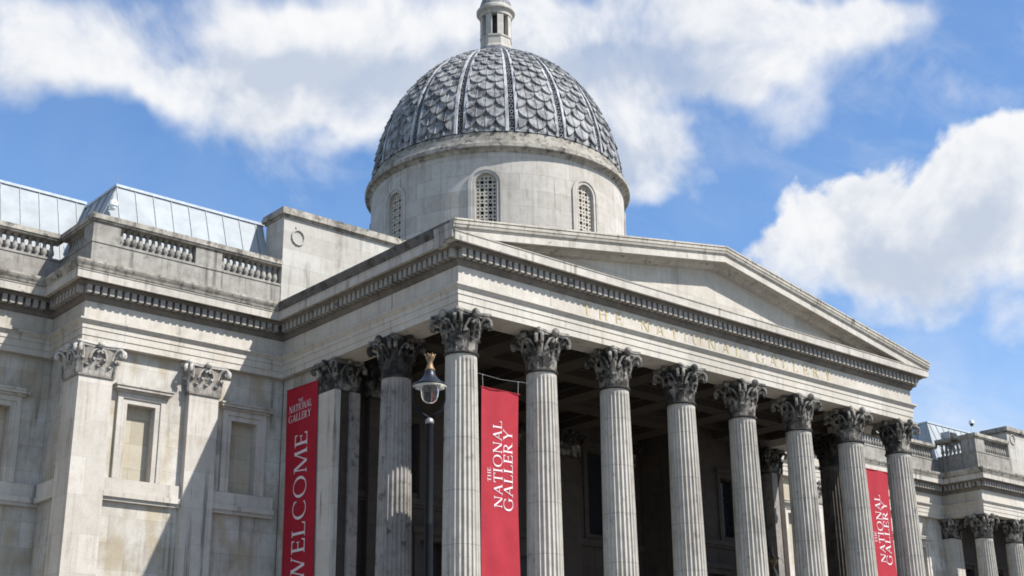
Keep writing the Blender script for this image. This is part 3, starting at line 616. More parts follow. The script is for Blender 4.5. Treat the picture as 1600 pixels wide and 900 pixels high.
# vertical joints of the raking gutter
jm = MB()
k = 0
for sg in (-1, 1):
    for q in range(1, 9):
        x = XC + sg * q * 1.46; zt = ZA - (ZA - ZC) * abs(x - XC) / (XC - XL_)
        jm.add([(x - .012, -E - .7185, zt - .004), (x + .012, -E - .7185, zt - .004), (x + .012, -E - .7185, zt - .075), (x - .012, -E - .7185, zt - .075), (x - .012, -E - .60, zt - .004), (x + .012, -E - .60, zt - .004), (x + .012, -E - .60, zt - .3), (x - .012, -E - .60, zt - .3)],
               [(0, 1, 2, 3), (4, 7, 6, 5), (3, 2, 6, 7), (0, 4, 5, 1), (0, 3, 7, 4), (1, 5, 6, 2)])
fix_normals(jm.build('moulding_joint', MAT['seam'], ped))
rf = MB()
for a, b in ((XL_ + .25, XC), (XC, XR_ - .25)):
    za, zb = (ZC - .13, ZA - .08) if a < XC - 5 else (ZA - .08, ZC - .13)
    rf.hexa([(a, -0.15, za - .12), (b, -0.15, zb - .12), (b, 12.0, zb - .12), (a, 12.0, za - .12), (a, -0.15, za), (b, -0.15, zb), (b, 12.0, zb), (a, 12.0, za)])
rf.build('portico_roof', MAT['lead'], museum)
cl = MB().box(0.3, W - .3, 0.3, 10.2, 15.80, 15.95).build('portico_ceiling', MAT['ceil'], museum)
for i in range(1, 7):
    MB().box(i * S - .45, i * S + .45, 0.562, 6.9 if i in (1, 6) else 9.9, ZB + .02, 15.797).build('ceiling_beam', MAT['ceil'], cl)
MB().box(0.562, W - .562, 3.10, 3.85, ZB + .035, 15.79).build('ceiling_beam', MAT['ceil'], cl)
MB().box(5.7, 18.1, 6.4, 7.1, ZB + .035, 15.79).build('ceiling_beam', MAT['ceil'], cl)
for i in range(7):
    for (y0, y1) in ((0.6, 3.1), (3.85, 6.4), (7.1, 9.8)):
        x0 = i * S + .45 if i else .6; x1 = (i + 1) * S - .45 if i < 6 else W - .6
        if y0 > 7 and not (1 < i + .5 < 5.9): continue
        m = MB()
        for (a, b, c, d) in ((x0, x1, y0, y0 + .16), (x0, x1, y1 - .16, y1), (x0, x0 + .16, y0 + .16, y1 - .16), (x1 - .16, x1, y0 + .16, y1 - .16)): m.box(a + .003, b - .003, c + .003, d - .003, 15.45, 15.793)
        m.box((x0 + x1) / 2 - .35, (x0 + x1) / 2 + .35, (y0 + y1) / 2 - .35, (y0 + y1) / 2 + .35, 15.70, 15.793)
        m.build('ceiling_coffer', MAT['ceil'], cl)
# ---- podium ------------------------------------------------------------
pd = MB().box(-1.5, W + 1.5, -1.5, 9.6, 0.0, 3.1).box(-1.62, W + 1.62, -1.62, 9.62, 3.1, 3.416).build('podium', MAT['wall'], museum)
# ---- inner walls of the portico -----------------------------------------
def pierced(m, x0, x1, y0, y1, z0, z1, holes):
    """a wall along x with rectangular holes [(xa, xb, za, zb)] that do not overlap in x"""
    x = x0
    for xa, xb, za, zb in sorted(holes):
        if xa > x: m.box(x, xa, y0, y1, z0, z1)
        if za > z0: m.box(xa, xb, y0, y1, z0, za)
        if zb < z1: m.box(xa, xb, y0, y1, zb, z1)
        x = xb
    if x < x1: m.box(x, x1, y0, y1, z0, z1)
    return m
def inner_flank(mir):
    X = (lambda a, b: (W - b, W - a)) if mir else (lambda a, b: (a, b))
    m = MB(); holes = [X(2.5, 3.6) + (10.87, 13.42), X(3.45, 4.75) + (3.42, 9.2)]
    xa, xb = X(0.50, 5.6)
    d0, d1 = X(3.60, 4.75); w0, w1 = X(2.45, 3.55)
    pierced(m, xa, xb, 6.95, 7.45, 3.42, 10.3, [(d0, d1, 3.42, 9.2)])
    pierced(m, xa, xb, 6.95, 7.45, 10.3, 15.9, [(w0, w1, 10.87, 13.45)])
    s0, s1 = X(4.9, 5.6); m.box(s0, s1, 7.45, 10.2, 3.42, 15.9)
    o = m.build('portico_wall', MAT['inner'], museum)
    x0, x1 = X(0.58, 5.72)
    MB().box(x0, x1, 6.80, 6.949, 10.45, 10.66).box(x0, x1, 6.87, 6.949, 10.33, 10.45).build('string_course', MAT['inner'], o)
    MB().box(w0 - .05, w1 + .05, 7.30, 7.44, 10.8, 13.5).build('dark_window', MAT['glass_dark'], o)
    MB().box(d0 - .05, d1 + .05, 7.32, 7.44, 3.43, 9.25).build('doorway', MAT['dark'], o)
    fm = MB()
    for a, b, c, d in ((w0 - .22, w0, 10.67, 13.67), (w1, w1 + .22, 10.67, 13.67), (w0, w1, 13.45, 13.67)): fm.box(a, b, 6.88, 6.948, c, d)
    fm.box(w0 - .34, w1 + .34, 6.76, 6.948, 13.672, 13.86); fm.build('window_frame', MAT['inner'], o)
    dm = MB()
    for a, b, c, d in ((d0 - .24, d0, 3.42, 9.42), (d1, d1 + .24, 3.42, 9.42), (d0, d1, 9.2, 9.42)): dm.box(a, b, 6.86, 6.948, c, d)
    dm.box(d0 - .4, d1 + .4, 6.72, 6.948, 9.422, 9.64); dm.build('door_frame', MAT['inner'], o)
inner_flank(False); inner_flank(True)
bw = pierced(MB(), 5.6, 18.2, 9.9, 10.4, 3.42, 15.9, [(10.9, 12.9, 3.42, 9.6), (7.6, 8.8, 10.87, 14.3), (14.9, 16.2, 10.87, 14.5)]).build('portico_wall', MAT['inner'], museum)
MB().box(5.62, 18.18, 9.75, 9.899, 10.33, 10.62).build('string_course', MAT['inner'], bw)
MB().box(10.8, 13.0, 10.2, 10.38, 3.43, 9.7).build('doorway', MAT['dark'], bw)
for a, b in ((7.6, 8.8), (14.9, 16.2)):
    MB().box(a - .05, b + .05, 10.2, 10.38, 10.8, 14.55).build('dark_window', MAT['glass_dark'], bw)
    MB().box(a - .25, a - .003, 9.83, 9.897, 10.65, 14.7).box(b + .003, b + .25, 9.83, 9.897, 10.65, 14.7).box(a - .35, b + .35, 9.72, 9.897, 14.703, 14.9).build('window_frame', MAT['inner'], bw)

# ---- piers and pilasters -----------------------------------------------
PCAP = capital_mesh((0.575, 0.30), 3); ACAP = capital_mesh((0.56, 0.54), 5)
def pilaster(x0, x1, y0, y1, cap, z0=3.42, mat=None, capmat=None, name='pilaster'):
    m = MB()
    cx, cy, hx, hy = (x0 + x1) / 2, (y0 + y1) / 2, (x1 - x0) / 2, (y1 - y0) / 2
    m.hexa([(x0 - .02, y0 - .02, z0 + .35), (x1 + .02, y0 - .02, z0 + .35), (x1 + .02, y1, z0 + .35), (x0 - .02, y1, z0 + .35), (x0, y0, 14.0), (x1, y0, 14.0), (x1, y1, 14.0), (x0, y1, 14.0)])
    m.box(x0 - .1, x1 + .1, y0 - .1, y1, z0, z0 + .35)
    p = m.build(name, mat or MAT['pilaster'], museum)
    c = cap.build('capital', CAPM if capmat else [MAT['pil_capital'], MAT['pil_bell'], MAT['pil_rim']], p, smooth=True, autosm=50); fix_normals(c); c.location = (cx, cy, 15.138 - 1.4 * .83); c.scale = (1, 1, .83)
    return p
for sg, xc in ((1, 0.0), (-1, W)):
    pr = pilaster(xc - .52, xc + (.52 if sg > 0 else .22), 6.50, 7.42, ACAP, capmat=MAT['capital'], mat=MAT['inner'], name='corner_pier')
    pr.children[0].scale = (.86, .86, .83)
    x0, x1 = sorted((xc - sg * .56, xc - sg * .30)) if sg > 0 else (xc - .12, xc + .20); MB().box(x0, x1, 6.35, 7.419, 3.5, 13.99).build('pier_face', MAT['pilaster'] if sg > 0 else MAT['inner'], pr)
    x0, x1 = sorted((xc + sg * .14, xc + sg * .54)); MB().box(x0, x1, 6.38, 7.0, 3.5, 13.99).build('pier_face', MAT['sooty_face'], pr)
ICAP = capital_mesh((0.55, 0.16), 6)
for x, y in ((3.4 - 1.7, 6.95), (W - 1.7, 6.95), (6.8, 9.9), (10.2, 9.9), (13.6, 9.9), (17.0, 9.9)):
    pilaster(x - .55, x + .55, y - .30, y + .02, ICAP, mat=MAT['inner'], capmat=MAT['capital']).children[0].data.materials[2] = MAT['capital_bell']
# side walls of the portico behind the corner piers
for x0, x1 in ((-.30, .3), (W - .3, W + .30)): MB().box(x0, x1, 7.42, 10.2, 3.42, 15.13).build('portico_wall', MAT['wall'], museum)

# ---- wings: wall, pilasters, blind windows -------------------------------
YWALL = YW + 0.30
def blind_window(wall, xc, y, w=1.04, z0=10.72, z1=13.32):
    fr = MB(); a, b = xc - w / 2, xc + w / 2
    a += .004; b -= .004; z1 -= .004
    for p, q, s0, s1, d in ((a - .18, a, z0, z1 + .18, .07), (b, b + .18, z0, z1 + .18, .07), (a, b, z1, z1 + .18, .07), (a - .36, a - .18, z0, z1 + .36, .12), (b + .18, b + .36, z0, z1 + .36, .12), (a - .18, b + .18, z1 + .18, z1 + .36, .12)):
        fr.box(p, q, y - d, y + .30, s0 + .001, s1)
    f = fr.build('window_frame', MAT['pilaster'], wall)
    MB().box(a - .44, b + .44, y - .20, y + .1, z1 + .362, z1 + .44).box(a - .52, b + .52, y - .32, y + .1, z1 + .44, z1 + .54).box(a - .56, b + .56, y - .36, y + .1, z1 + .54, z1 + .60).build('window_hood', MAT['cornice'], wall)
    MB().box(a - .02, b + .02, y + .32, y + .40, z0 - .02, z1 + .02).build('blind_panel', MAT['panel'], wall)
def string_course(wall, x0, x1, y):
    MB().box(x0, x1, y - .14, y - .001, 10.26, 10.71).box(x0, x1, y - .24, y - .001, 10.08, 10.26).box(x0, x1, y - .16, y - .001, 9.96, 10.08).build('string_course', MAT['pilaster'], wall)
def bay(mir):
    X = (lambda a, b: (W - b, W - a)) if mir else (lambda a, b: (a, b))
    m = MB(); x0, x1 = X(-8.06, -.30)
    cs = [X(c - .52, c + .52) for c in (-5.86, -1.88)]
    pierced(m, x0, x1, YWALL, YWALL + .5, 0, 15.6, [(a, b, 10.72, 13.32) for a, b in cs])
    s0, s1 = X(-8.06, -7.5); m.box(s0, s1, YWALL + .5, YR + .3, 0, 15.6)
    wl = m.build('wing_wall', MAT['panel'] if mir else MAT['wall'], museum)
    for a, b in cs: blind_window(wl, (a + b) / 2, YWALL)
    for a, b in ((-7.03, -4.24), (-3.06, -.60)): string_course(wl, *X(a, b), YWALL)
    p0, p1 = X(-8.26, -7.07); pilaster(p0, p1, YW + .004, YW + 1.2, capital_mesh((0.595, 0.60), 8), z0=0.0)
    p0, p1 = X(-4.22, -3.08); pilaster(p0, p1, YW + .004, YW + .5, capital_mesh((0.57, 0.25), 9), z0=0.0)
    # string course on the return towards the recess
    q0, q1 = X(-8.22, -8.061); MB().box(q0, q1, YW + 1.25, YR + .05, 10.08, 10.70).build('string_course', MAT['pilaster'], wl)
bay(False); bay(True)
def recess(x0, x1, wins):
    YRW = YR + .30
    wl = pierced(MB(), x0, x1, YRW, YRW + .5, 0, 15.6, [(c - .52, c + .52, 10.72, 13.32) for c in wins]).build('wing_wall', MAT['wall'], museum)
    for c in wins: blind_window(wl, c, YRW)
    string_course(wl, x0, x1, YRW)
recess(-24.0, -8.065, [-9.85, -13.9, -17.9, -21.9])
recess(31.87, 47.9, [33.7, 37.7, 41.7, 45.0])
# ---- far pavilion: free columns in front of a dark wall ------------------
for x, y in ((48.06, 10.5), (51.46, 10.5), (54.86, 10.5), (58.26, 10.5)): copy_part(col0, (x, y, 0), 0)
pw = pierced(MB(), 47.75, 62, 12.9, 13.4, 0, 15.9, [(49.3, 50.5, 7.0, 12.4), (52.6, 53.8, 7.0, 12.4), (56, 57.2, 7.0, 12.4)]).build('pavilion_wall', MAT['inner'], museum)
for a in (49.3, 52.6, 56.0):
    MB().box(a - .05, a + 1.25, 13.2, 13.35, 6.9, 12.5).build('dark_window', MAT['glass_dark'], pw)
    MB().box(a - .2, a, 12.82, 12.9, 6.9, 12.6).box(a + 1.2, a + 1.4, 12.82, 12.9, 6.9, 12.6).box(a - .3, a + 1.5, 12.7, 12.9, 12.6, 12.8).build('window_frame', MAT['inner'], pw)
pilaster(47.52, 48.6, 12.3, 12.95, capital_mesh((0.54, 0.32), 12), z0=0.0, mat=MAT['column'], capmat=MAT['capital'])
MB().box(47.8, 62, 10.4, 13.2, ZB + .15, 15.6).build('pavilion_ceiling', MAT['ceil'], museum)
MB().box(46.4, 62, 8.9, 12.6, 0, 3.416).build('pavilion_podium', MAT['wall'], museum)

# ---- balustrades --------------------------------------------------------
BAL = [(0.085, 0.0), (0.115, 0.0), (0.115, 0.05), (0.07, 0.07), (0.06, 0.10), (0.085, 0.16), (0.112, 0.22), (0.10, 0.30), (0.072, 0.40), (0.058, 0.50), (0.055, 0.54), (0.08, 0.56), (0.08, 0.58), (0.06, 0.60), (0.11, 0.63), (0.11, 0.69)]
bal0 = [None]
def balustrade(a, b, n, items, zb=17.81, zt=18.80, zr=19.49, zz=19.74, depth=0.46, e0=0.0, e1=0.0):
    """from a to b (plan), outward normal n; items: ('pier'|'bal', s0, s1, count)"""
    a, b, n = Vector(a), Vector(b), Vector(n); d = (b - a).normalized(); L = (b - a).length
    def blk(m, s0, s1, o0, o1, z0, z1):
        c = [a + d * s0 + n * o0, a + d * s1 + n * o0, a + d * s1 - n * o1, a + d * s0 - n * o1]
        return m.add([(v.x, v.y, z0) for v in c] + [(v.x, v.y, z1) for v in c], [(0, 3, 2, 1), (4, 5, 6, 7), (0, 1, 5, 4), (1, 2, 6, 5), (2, 3, 7, 6), (3, 0, 4, 7)])
    m = MB(); blk(m, 0, L, 0, depth, zb, zt - .08); blk(m, -e0 * .03, L + e1 * .03, .03, depth + .03, zt - .08, zt)
    o = fix_normals(m.build('balustrade', MAT['balu'], museum))
    m = MB(); blk(m, -e0 * .06, L + e1 * .06, .06, depth + .06, zr, zr + .07); blk(m, -e0 * .11, L + e1 * .11, .11, depth + .11, zr + .07, zz)
    fix_normals(m.build('rail', MAT['sima'], o))
    for it in items:
        if it[0] == 'pier':
            fix_normals(blk(MB(), it[1], it[2], -.004, depth - .004, zt, zr).build('balustrade_pier', MAT['balu'], o))
        else:
            st = (it[2] - it[1]) / it[3]
            for k in range(it[3]):
                p = a + d * (it[1] + st * (k + .5)) - n * (depth / 2)
                if bal0[0] is None:
                    q = bal0[0] = MB().lathe(BAL, n=12).build('baluster', MAT['balu'], o, smooth=True, autosm=45); q.location = (p.x, p.y, zt)
                else:
                    q = bal0[0].copy(); col.objects.link(q); q.parent = o; q.location = (p.x, p.y, zt)
                q.scale = (1, 1, (zr - zt) / 0.69)
balustrade((-8.25, YW), (-.80, YW), (0, -1), [('pier', 0, 1.0), ('bal', 1.0, 3.9, 12), ('pier', 3.9, 4.96), ('bal', 4.96, 7.44, 10)], e0=1)
balustrade((-8.244, YR), (-8.244, YW + .2), (-1, 0), [('bal', .1, 1.9, 7), ('pier', 1.9, 2.2)], zb=17.813, zt=18.797, zr=19.487, zz=19.735)
balustrade((-24, YR), (-8.20, YR), (0, -1), [('pier', 0, 6.5), ('bal', 6.5, 9.4, 11), ('pier', 9.4, 10.6), ('bal', 10.6, 15.6, 19)], zb=17.816, zt=18.794, zr=19.484, zz=19.73)
balustrade((XM + .003, YR), (XP + .03, YR), (0, -1), [('pier', 0, 3.5), ('bal', 3.5, 6.4, 11), ('pier', 6.4, 7.6), ('bal', 7.6, 10.5, 11), ('pier', 10.5, 11.6), ('bal', 11.6, 15.3, 14)])
balustrade((XP + .036, YR), (XP + .036, YW + .2), (-1, 0), [('bal', .15, 1.75, 6), ('pier', 1.75, 2.2)], zb=17.813, zt=18.947, zr=19.757, zz=20.015)
balustrade((XP + .03, YW), (51.3, YW), (0, -1), [('pier', 0, 1.0), ('bal', 1.0, 3.75, 11)], zt=18.95, zr=19.76, zz=20.02, e0=1)

# ---- attic blocks with wreaths ------------------------------------------
def attic(x0, x1, y0, y1, zt, wx, wz):
    o = MB().box(x0, x1, y0 - .02, y1, 17.82, zt - .36).build('attic_block', MAT['attic'], museum)
    MB().box(x0 - .06, x1 + .06, y0 - .08, y1 + .05, zt - .36, zt - .28).box(x0 - .16, x1 + .16, y0 - .18, y1 + .12, zt - .28, zt - .10).box(x0 - .13, x1 + .13, y0 - .15, y1 + .1, zt - .10, zt).build('attic_coping', MAT['sima'], o)
    for x in wx:
        m = MB(); pts = [(x + .27 * cos(2 * pi * k / 24), y0 - .045, wz + .30 * sin(2 * pi * k / 24)) for k in range(25)]
        m.tube(pts, [.032 + .014 * (k % 2) for k in range(25)], 7, False)
        m.tube([(x - .12, y0 - .03, wz + .42), (x - .04, y0 - .05, wz + .30), (x + .04, y0 - .05, wz + .30), (x + .12, y0 - .03, wz + .42)], .03, 6)
        m.build('wreath', MAT['attic'], o, smooth=True)
attic(-.78, W + .78, YW, YW + 1.3, 21.93, [-.14, W + .14], 20.83)
attic(51.3, 62, YW, YW + 1.6, 20.95, [51.9], 20.2)

# ---- pale metal roofs ----------------------------------------------------
def mansard(x0, x1, y, zl=18.9, zt=21.72, hipl=0.0, hipr=0.0, depth=10.0, pitch=0.72, run=1.0, dormers=()):
    """front slope from (y, zl) to (y + run, zt); hip insets at either end"""
    m = MB(); yb = y + depth
    p = [(x0, y, zl), (x1, y, zl), (x1, yb, zl), (x0, yb, zl), (x0 + hipl, y + run, zt), (x1 - hipr, y + run, zt), (x1 - hipr, yb, zt), (x0 + hipl, yb, zt)]
    o = m.hexa(p).build('metal_roof', MAT['zinc'], museum)
    s = MB(); L = x1 - x0; k = 0; x = x1 - .35
    nrm = Vector((0, -(zt - zl), run)).normalized()
    while x > x0 + .2:
        tl = 0.0
        if hipl and x < x0 + hipl: tl = 1 - (x - x0) / hipl
        if hipr and x > x1 - hipr: tl = 1 - (x1 - x) / hipr
        t1 = 1 - tl
        a = Vector((x, y, zl)); b = Vector((x, y + run * t1, zl + (zt - zl) * t1))
        w = Vector((.013, 0, 0)); u = nrm * .03
        q = [a - w, a + w, b + w, b - w]
        s.add([v - nrm * .01 for v in q] + [v + u for v in q], [(0, 3, 2, 1), (4, 5, 6, 7), (0, 1, 5, 4), (1, 2, 6, 5), (2, 3, 7, 6), (3, 0, 4, 7)])
        x -= pitch
    if hipl:
        nn = Vector((-(zt - zl), 0, hipl)).normalized(); yy = y + .9
        while yy < yb - .5:
            t1 = min(1.0, (yy - y) / run) if run else 1
            a = Vector((x0, yy, zl)); b = Vector((x0 + hipl * t1, yy, zl + (zt - zl) * t1)); w = Vector((0, .016, 0))
            q = [a - w, b - w, b + w, a + w]
            s.add([v - nn * .01 for v in q] + [v + nn * .035 for v in q], [(0, 3, 2, 1), (4, 5, 6, 7), (0, 1, 5, 4), (1, 2, 6, 5), (2, 3, 7, 6), (3, 0, 4, 7)]); yy += pitch
    fix_normals(s.build('roof_seam', MAT['seam'], o))
    e = MB().box(x0 + hipl - .05, x1 - hipr + .05, y + run - .07, y + run + .1, zt - .03, zt + .07)
    if hipl: e.box(x0 + hipl - .06, x0 + hipl + .08, y + run + .102, yb, zt - .02, zt + .065)
    e.build('roof_edge', MAT['zinc_edge'], o)
    for xd in dormers:
        d = MB().box(xd - .42, xd + .42, y + .15, y + 1.2, 20.35, 21.15); dd = d.build('dormer', MAT['zinc'], o)
        MB().box(xd - .36, xd + .36, y + .10, y + .148, 20.4, 21.08).build('dormer_window', MAT['dark'], o)
mansard(-7.85, -0.75, 10.6, hipl=1.0)
mansard(-24.0, -6.9, 13.3, zt=21.9)
mansard(W + .75, W + 7.85, 10.6, hipr=1.0)
mansard(31.5, 47.0, 15.5, zt=21.5)
mansard(48.3, 62, 13.1, hipl=.95, dormers=(50.75, 52.7))
MB().box(-24, 62, 13.2, 34, 17.0, 18.4).box(-8.0, 31.8, 10.5, 13.2, 16.9, 18.3).box(48, 62, 10.5, 13.2, 16.9, 18.3).box(-24, 62, 33.6, 34, 0, 17).box(-24, -23.6, 13.5, 34, 0, 17).box(61.6, 62, 13.5, 34, 0, 17).build('rear_roof', MAT['lead'], museum)

# ---- drum ----------------------------------------------------------------
AX, AY = 11.9, 12.2; RD = 5.87
hw = 0.46 / RD; zs_ = 24.70; zsill = 22.2; ztop = 26.2      # half angle of a window, springing, sill
def on_drum(a, z, r=RD): return (AX + r * cos(a), AY + r * sin(a), z)
dm = MB(); mods = 8
for k in range(8):
    c = k * pi / 4; NA = 12
    # plain wall between windows
    a0, a1 = c + hw, c + pi / 4 - hw; n = 10
    dm.grid([[on_drum(a0 + (a1 - a0) * q / n, z) for q in range(n + 1)] for z in (17.0, zsill, zs_, 25.4, ztop)])
    dm.grid([[on_drum(c - hw + 2 * hw * q / NA, z) for q in range(NA + 1)] for z in (17.0, zsill)])
    arch = []; up = []
    for q in range(NA + 1):
        t = pi - pi * q / NA; arch.append(on_drum(c + hw * cos(t), zs_ + 0.46 * sin(t))); up.append(on_drum(c + hw * cos(t), ztop))
    dm.grid([arch, up])
    # reveals
    loop = [(c - hw, zsill)] + [(c + hw * cos(pi - pi * q / NA), zs_ + 0.46 * sin(pi - pi * q / NA)) for q in range(NA + 1)] + [(c + hw, zsill)]
    loop = loop + [loop[0]]
    dm.grid([[on_drum(a, z) for a, z in loop], [on_drum(a, z, RD - .30) for a, z in loop]])
def joints(m):
    pass
drum = fix_normals(dm.build('drum', MAT['drum'], museum, smooth=True, autosm=30))
MB().lathe([(5.88, 26.12), (5.91, 26.16), (5.95, 26.22), (6.0, 26.26), (6.13, 26.27), (6.17, 26.30), (6.17, 26.46), (6.12, 26.52), (6.05, 26.56), (6.03, 26.66), (5.92, 26.72), (5.90, 26.88), (5.80, 26.92), (5.78, 27.14), (5.70, 27.18), (5.6, 27.2), (5.0, 27.2), (5.0, 26.12)], AX, AY, 128, cap=False).build('drum_cornice', MAT['sima'], drum, smooth=True, autosm=25)
def grille(parent, c):
    pw_, rows_ = 0.178, 15; m = MB()
    xs = [-.47]; 
    for k in range(5):
        cx = (k - 2) * pw_; h = .078 if k in (1, 3) else .045
        xs += [cx - h, cx + h]
    xs.append(.47); zl = [zsill]; z = zsill + .15; r = 0
    while z < zs_ + .40:
        h = .078 if r % 2 == 0 else .045; zl += [z - h, z + h]; z += .175; r += 1
    zl.append(zs_ + .47)
    def P(x, z, rr): return on_drum(c + x / RD, z, rr)
    for i in range(len(zl) - 1):
        for k in range(len(xs) - 1):
            hole = (i % 2 == 1) and (k % 2 == 1)
            if hole:
                col_ = (k - 1) // 2; row_ = (i - 1) // 2
                big = (col_ in (1, 3)) and row_ % 2 == 0
                xc, zc = (xs[k] + xs[k + 1]) / 2, (zl[i] + zl[i + 1]) / 2
                rx = min((xs[k + 1] - xs[k]) / 2, .078 if big else .045); rz = min((zl[i + 1] - zl[i]) / 2, .078 if big else .045)
                if sqrt(xc * xc + max(0, zc - zs_) ** 2) > .40: hole = False
                else:
                    a, b, e, f = xs[k], xs[k + 1], zl[i], zl[i + 1]
                    o4 = [(a, e), (b, e), (b, f), (a, f)]; i4 = [(xc - rx, zc - rz), (xc + rx, zc - rz), (xc + rx, zc + rz), (xc - rx, zc + rz)]
                    pts = [P(x, z, RD - .13) for x, z in o4] + [P(x, z, RD - .13) for x, z in i4] + [P(x, z, RD - .20) for x, z in i4]
                    m.add(pts, [(q, (q + 1) % 4, 4 + (q + 1) % 4, 4 + q) for q in range(4)] + [(4 + q, 4 + (q + 1) % 4, 8 + (q + 1) % 4, 8 + q) for q in range(4)])
            if not hole:
                m.add([P(xs[k], zl[i], RD - .13), P(xs[k + 1], zl[i], RD - .13), P(xs[k + 1], zl[i + 1], RD - .13), P(xs[k], zl[i + 1], RD - .13)], [(0, 1, 2, 3)])
    return m.build('window_grille', MAT['grille'], parent)
for k in range(8):
    c = k * pi / 4
    if k in (0, 1, 2): pass
    grille(drum, c)
    m = MB(); NA = 20; w0, w1 = .50, .76
    for (wa, wb, o0, o1) in ((.47, .60, .03, .03), (.60, .75, .07, .07)):
        loops = []
        for wq, oo in ((wa, -.05), (wa, o0), (wb, o1), (wb, -.05)):
            pts = [(-wq, zsill)] + [(wq * cos(pi - pi * q / NA), zs_ + wq * sin(pi - pi * q / NA)) for q in range(NA + 1)] + [(wq, zsill)]
            loops.append([on_drum(c + x / RD, z, RD + oo) for x, z in pts])
        m.grid(loops)
    fix_normals(m.build('window_surround', MAT['drum'], drum, smooth=True, autosm=30))
MB().lathe([(RD - .45, 21.5), (RD - .45, 25.8)], AX, AY, 48, cap=False).build('dark_void', MAT['dark'], drum)

# ---- dome ------------------------------------------------------------------
DZ, DA, DB = 26.6, 5.70, 7.10
T0, T1 = math.asin((27.15 - DZ) / DB), math.asin(0.985)
def dome_pt(a, ph, h):
    r, z = DA * cos(ph), DB * sin(ph); nr, nz = cos(ph) / DA, sin(ph) / DB; L = sqrt(nr * nr + nz * nz); nr /= L; nz /= L
    return ((r + h * nr) * cos(a), (r + h * nr) * sin(a), z + h * nz)
dome = MB().lathe([(DA * cos(T0 + (T1 - T0) * k / 30) - .12, DZ + DB * sin(T0 + (T1 - T0) * k / 30) - .02) for k in range(31)], 0, 0, 96).build('dome', MAT['lead_dark'], museum, smooth=True, loc=(AX, AY, 0))
# rows of scales shrink with the width of the gore
phs = [T0 + .02]
while phs[-1] < T1 - .03:
    ph = phs[-1]; wid = DA * cos(ph) * radians(8.4); arc = sqrt((DA * sin(ph)) ** 2 + (DB * cos(ph)) ** 2); phs.append(ph + max(.016, 0.63 * wid / arc))
NR = len(phs)
def row_t(ph):
    for i in range(NR - 1):
        if phs[i] <= ph < phs[i + 1]: return i + (ph - phs[i]) / (phs[i + 1] - phs[i])
    return -1 + 0.0 if ph < phs[0] else NR - 1
def scale_h(s, t, ph):
    H = 0.19 * max(.25, cos(ph))
    for r in range(int(t), int(t) - 4, -1):
        cs = (-.5, .5) if r % 2 else (-1.0, 0.0, 1.0)
        c = min(cs, key=lambda q: abs(q - s)); ds = (s - c) / .5
        tb = r + 0.80 * (1 - sqrt(max(0.0, 1 - ds * ds))) + .15 * abs(ds)
        if t >= tb:
            k = (t - tb) / 2.0
            h = H * max(0.0, 1 - k) + .12 * H * (1 - abs(ds)) + (.18 * H if abs(ds) < .07 else 0)
            return h
    return 0.0
gm = MB(); rows = []; NS = 56; NP = 280; GW = radians(8.5)
for j in range(NP + 1):
    ph = T0 + (T1 - T0) * j / NP; t = row_t(ph) + 0.0
    rows.append([dome_pt(-GW + 2 * GW * q / NS, ph, scale_h(-1 + 2 * q / NS, t, ph)) for q in range(NS + 1)])
gm.grid(rows)
gore = gm.build('scale_panel', MAT['lead'], dome, smooth=True, autosm=22); gore.location = (0, 0, DZ)
for k in range(1, 16):
    g2 = gore.copy(); col.objects.link(g2); g2.parent = dome; g2.rotation_euler[2] = k * pi / 8
rm = MB(); RW = radians(2.85)
def rib_h(s, L, ph):
    k = max(.3, cos(ph))
    if abs(s) > .98: return -.02
    if abs(s) > .42: return .15 * k if abs(s) > .48 else .10 * k
    d = (L / .30) % 1.0 - .5
    b = (s / .34) ** 2 + (d / .42) ** 2
    if b < .18: return -.03
    return (.10 if b < 1 else .0) * k
NP = 300; L = 0.0; rows = []; NS = 26; LS = []
sv = [-1, -.985, -.97, -.8, -.62, -.49, -.43] + [-.38 + .76 * q / 12 for q in range(13)] + [.43, .49, .62, .8, .97, .985, 1]
for j in range(NP + 1):
    ph = T0 + (T1 - T0) * j / NP; L += sqrt((DA * sin(ph)) ** 2 + (DB * cos(ph)) ** 2) * (T1 - T0) / NP
    LS.append(L); rows.append([dome_pt(RW * s, ph, rib_h(s, L, ph)) for s in sv])
nc = len(sv)
for j in range(NP):
    for q in range(nc - 1):
        rm.f.append((j * nc + q, j * nc + q + 1, (j + 1) * nc + q + 1, (j + 1) * nc + q)); rm.mi.append(0 if abs((sv[q] + sv[q + 1]) / 2) > .42 else (2 if rib_h((sv[q] + sv[q + 1]) / 2, LS[j], .5) < 0 else 1))
rm.v = [p for r in rows for p in r]
rib = rm.build('rib', [MAT['lead_light'], MAT['lead_mid'], MAT['lead_dark']], dome, smooth=True, autosm=25); rib.location = (0, 0, DZ); rib.rotation_euler[2] = pi / 16
for k in range(1, 16):
    r2 = rib.copy(); col.objects.link(r2); r2.parent = dome; r2.rotation_euler[2] = pi / 16 + k * pi / 8
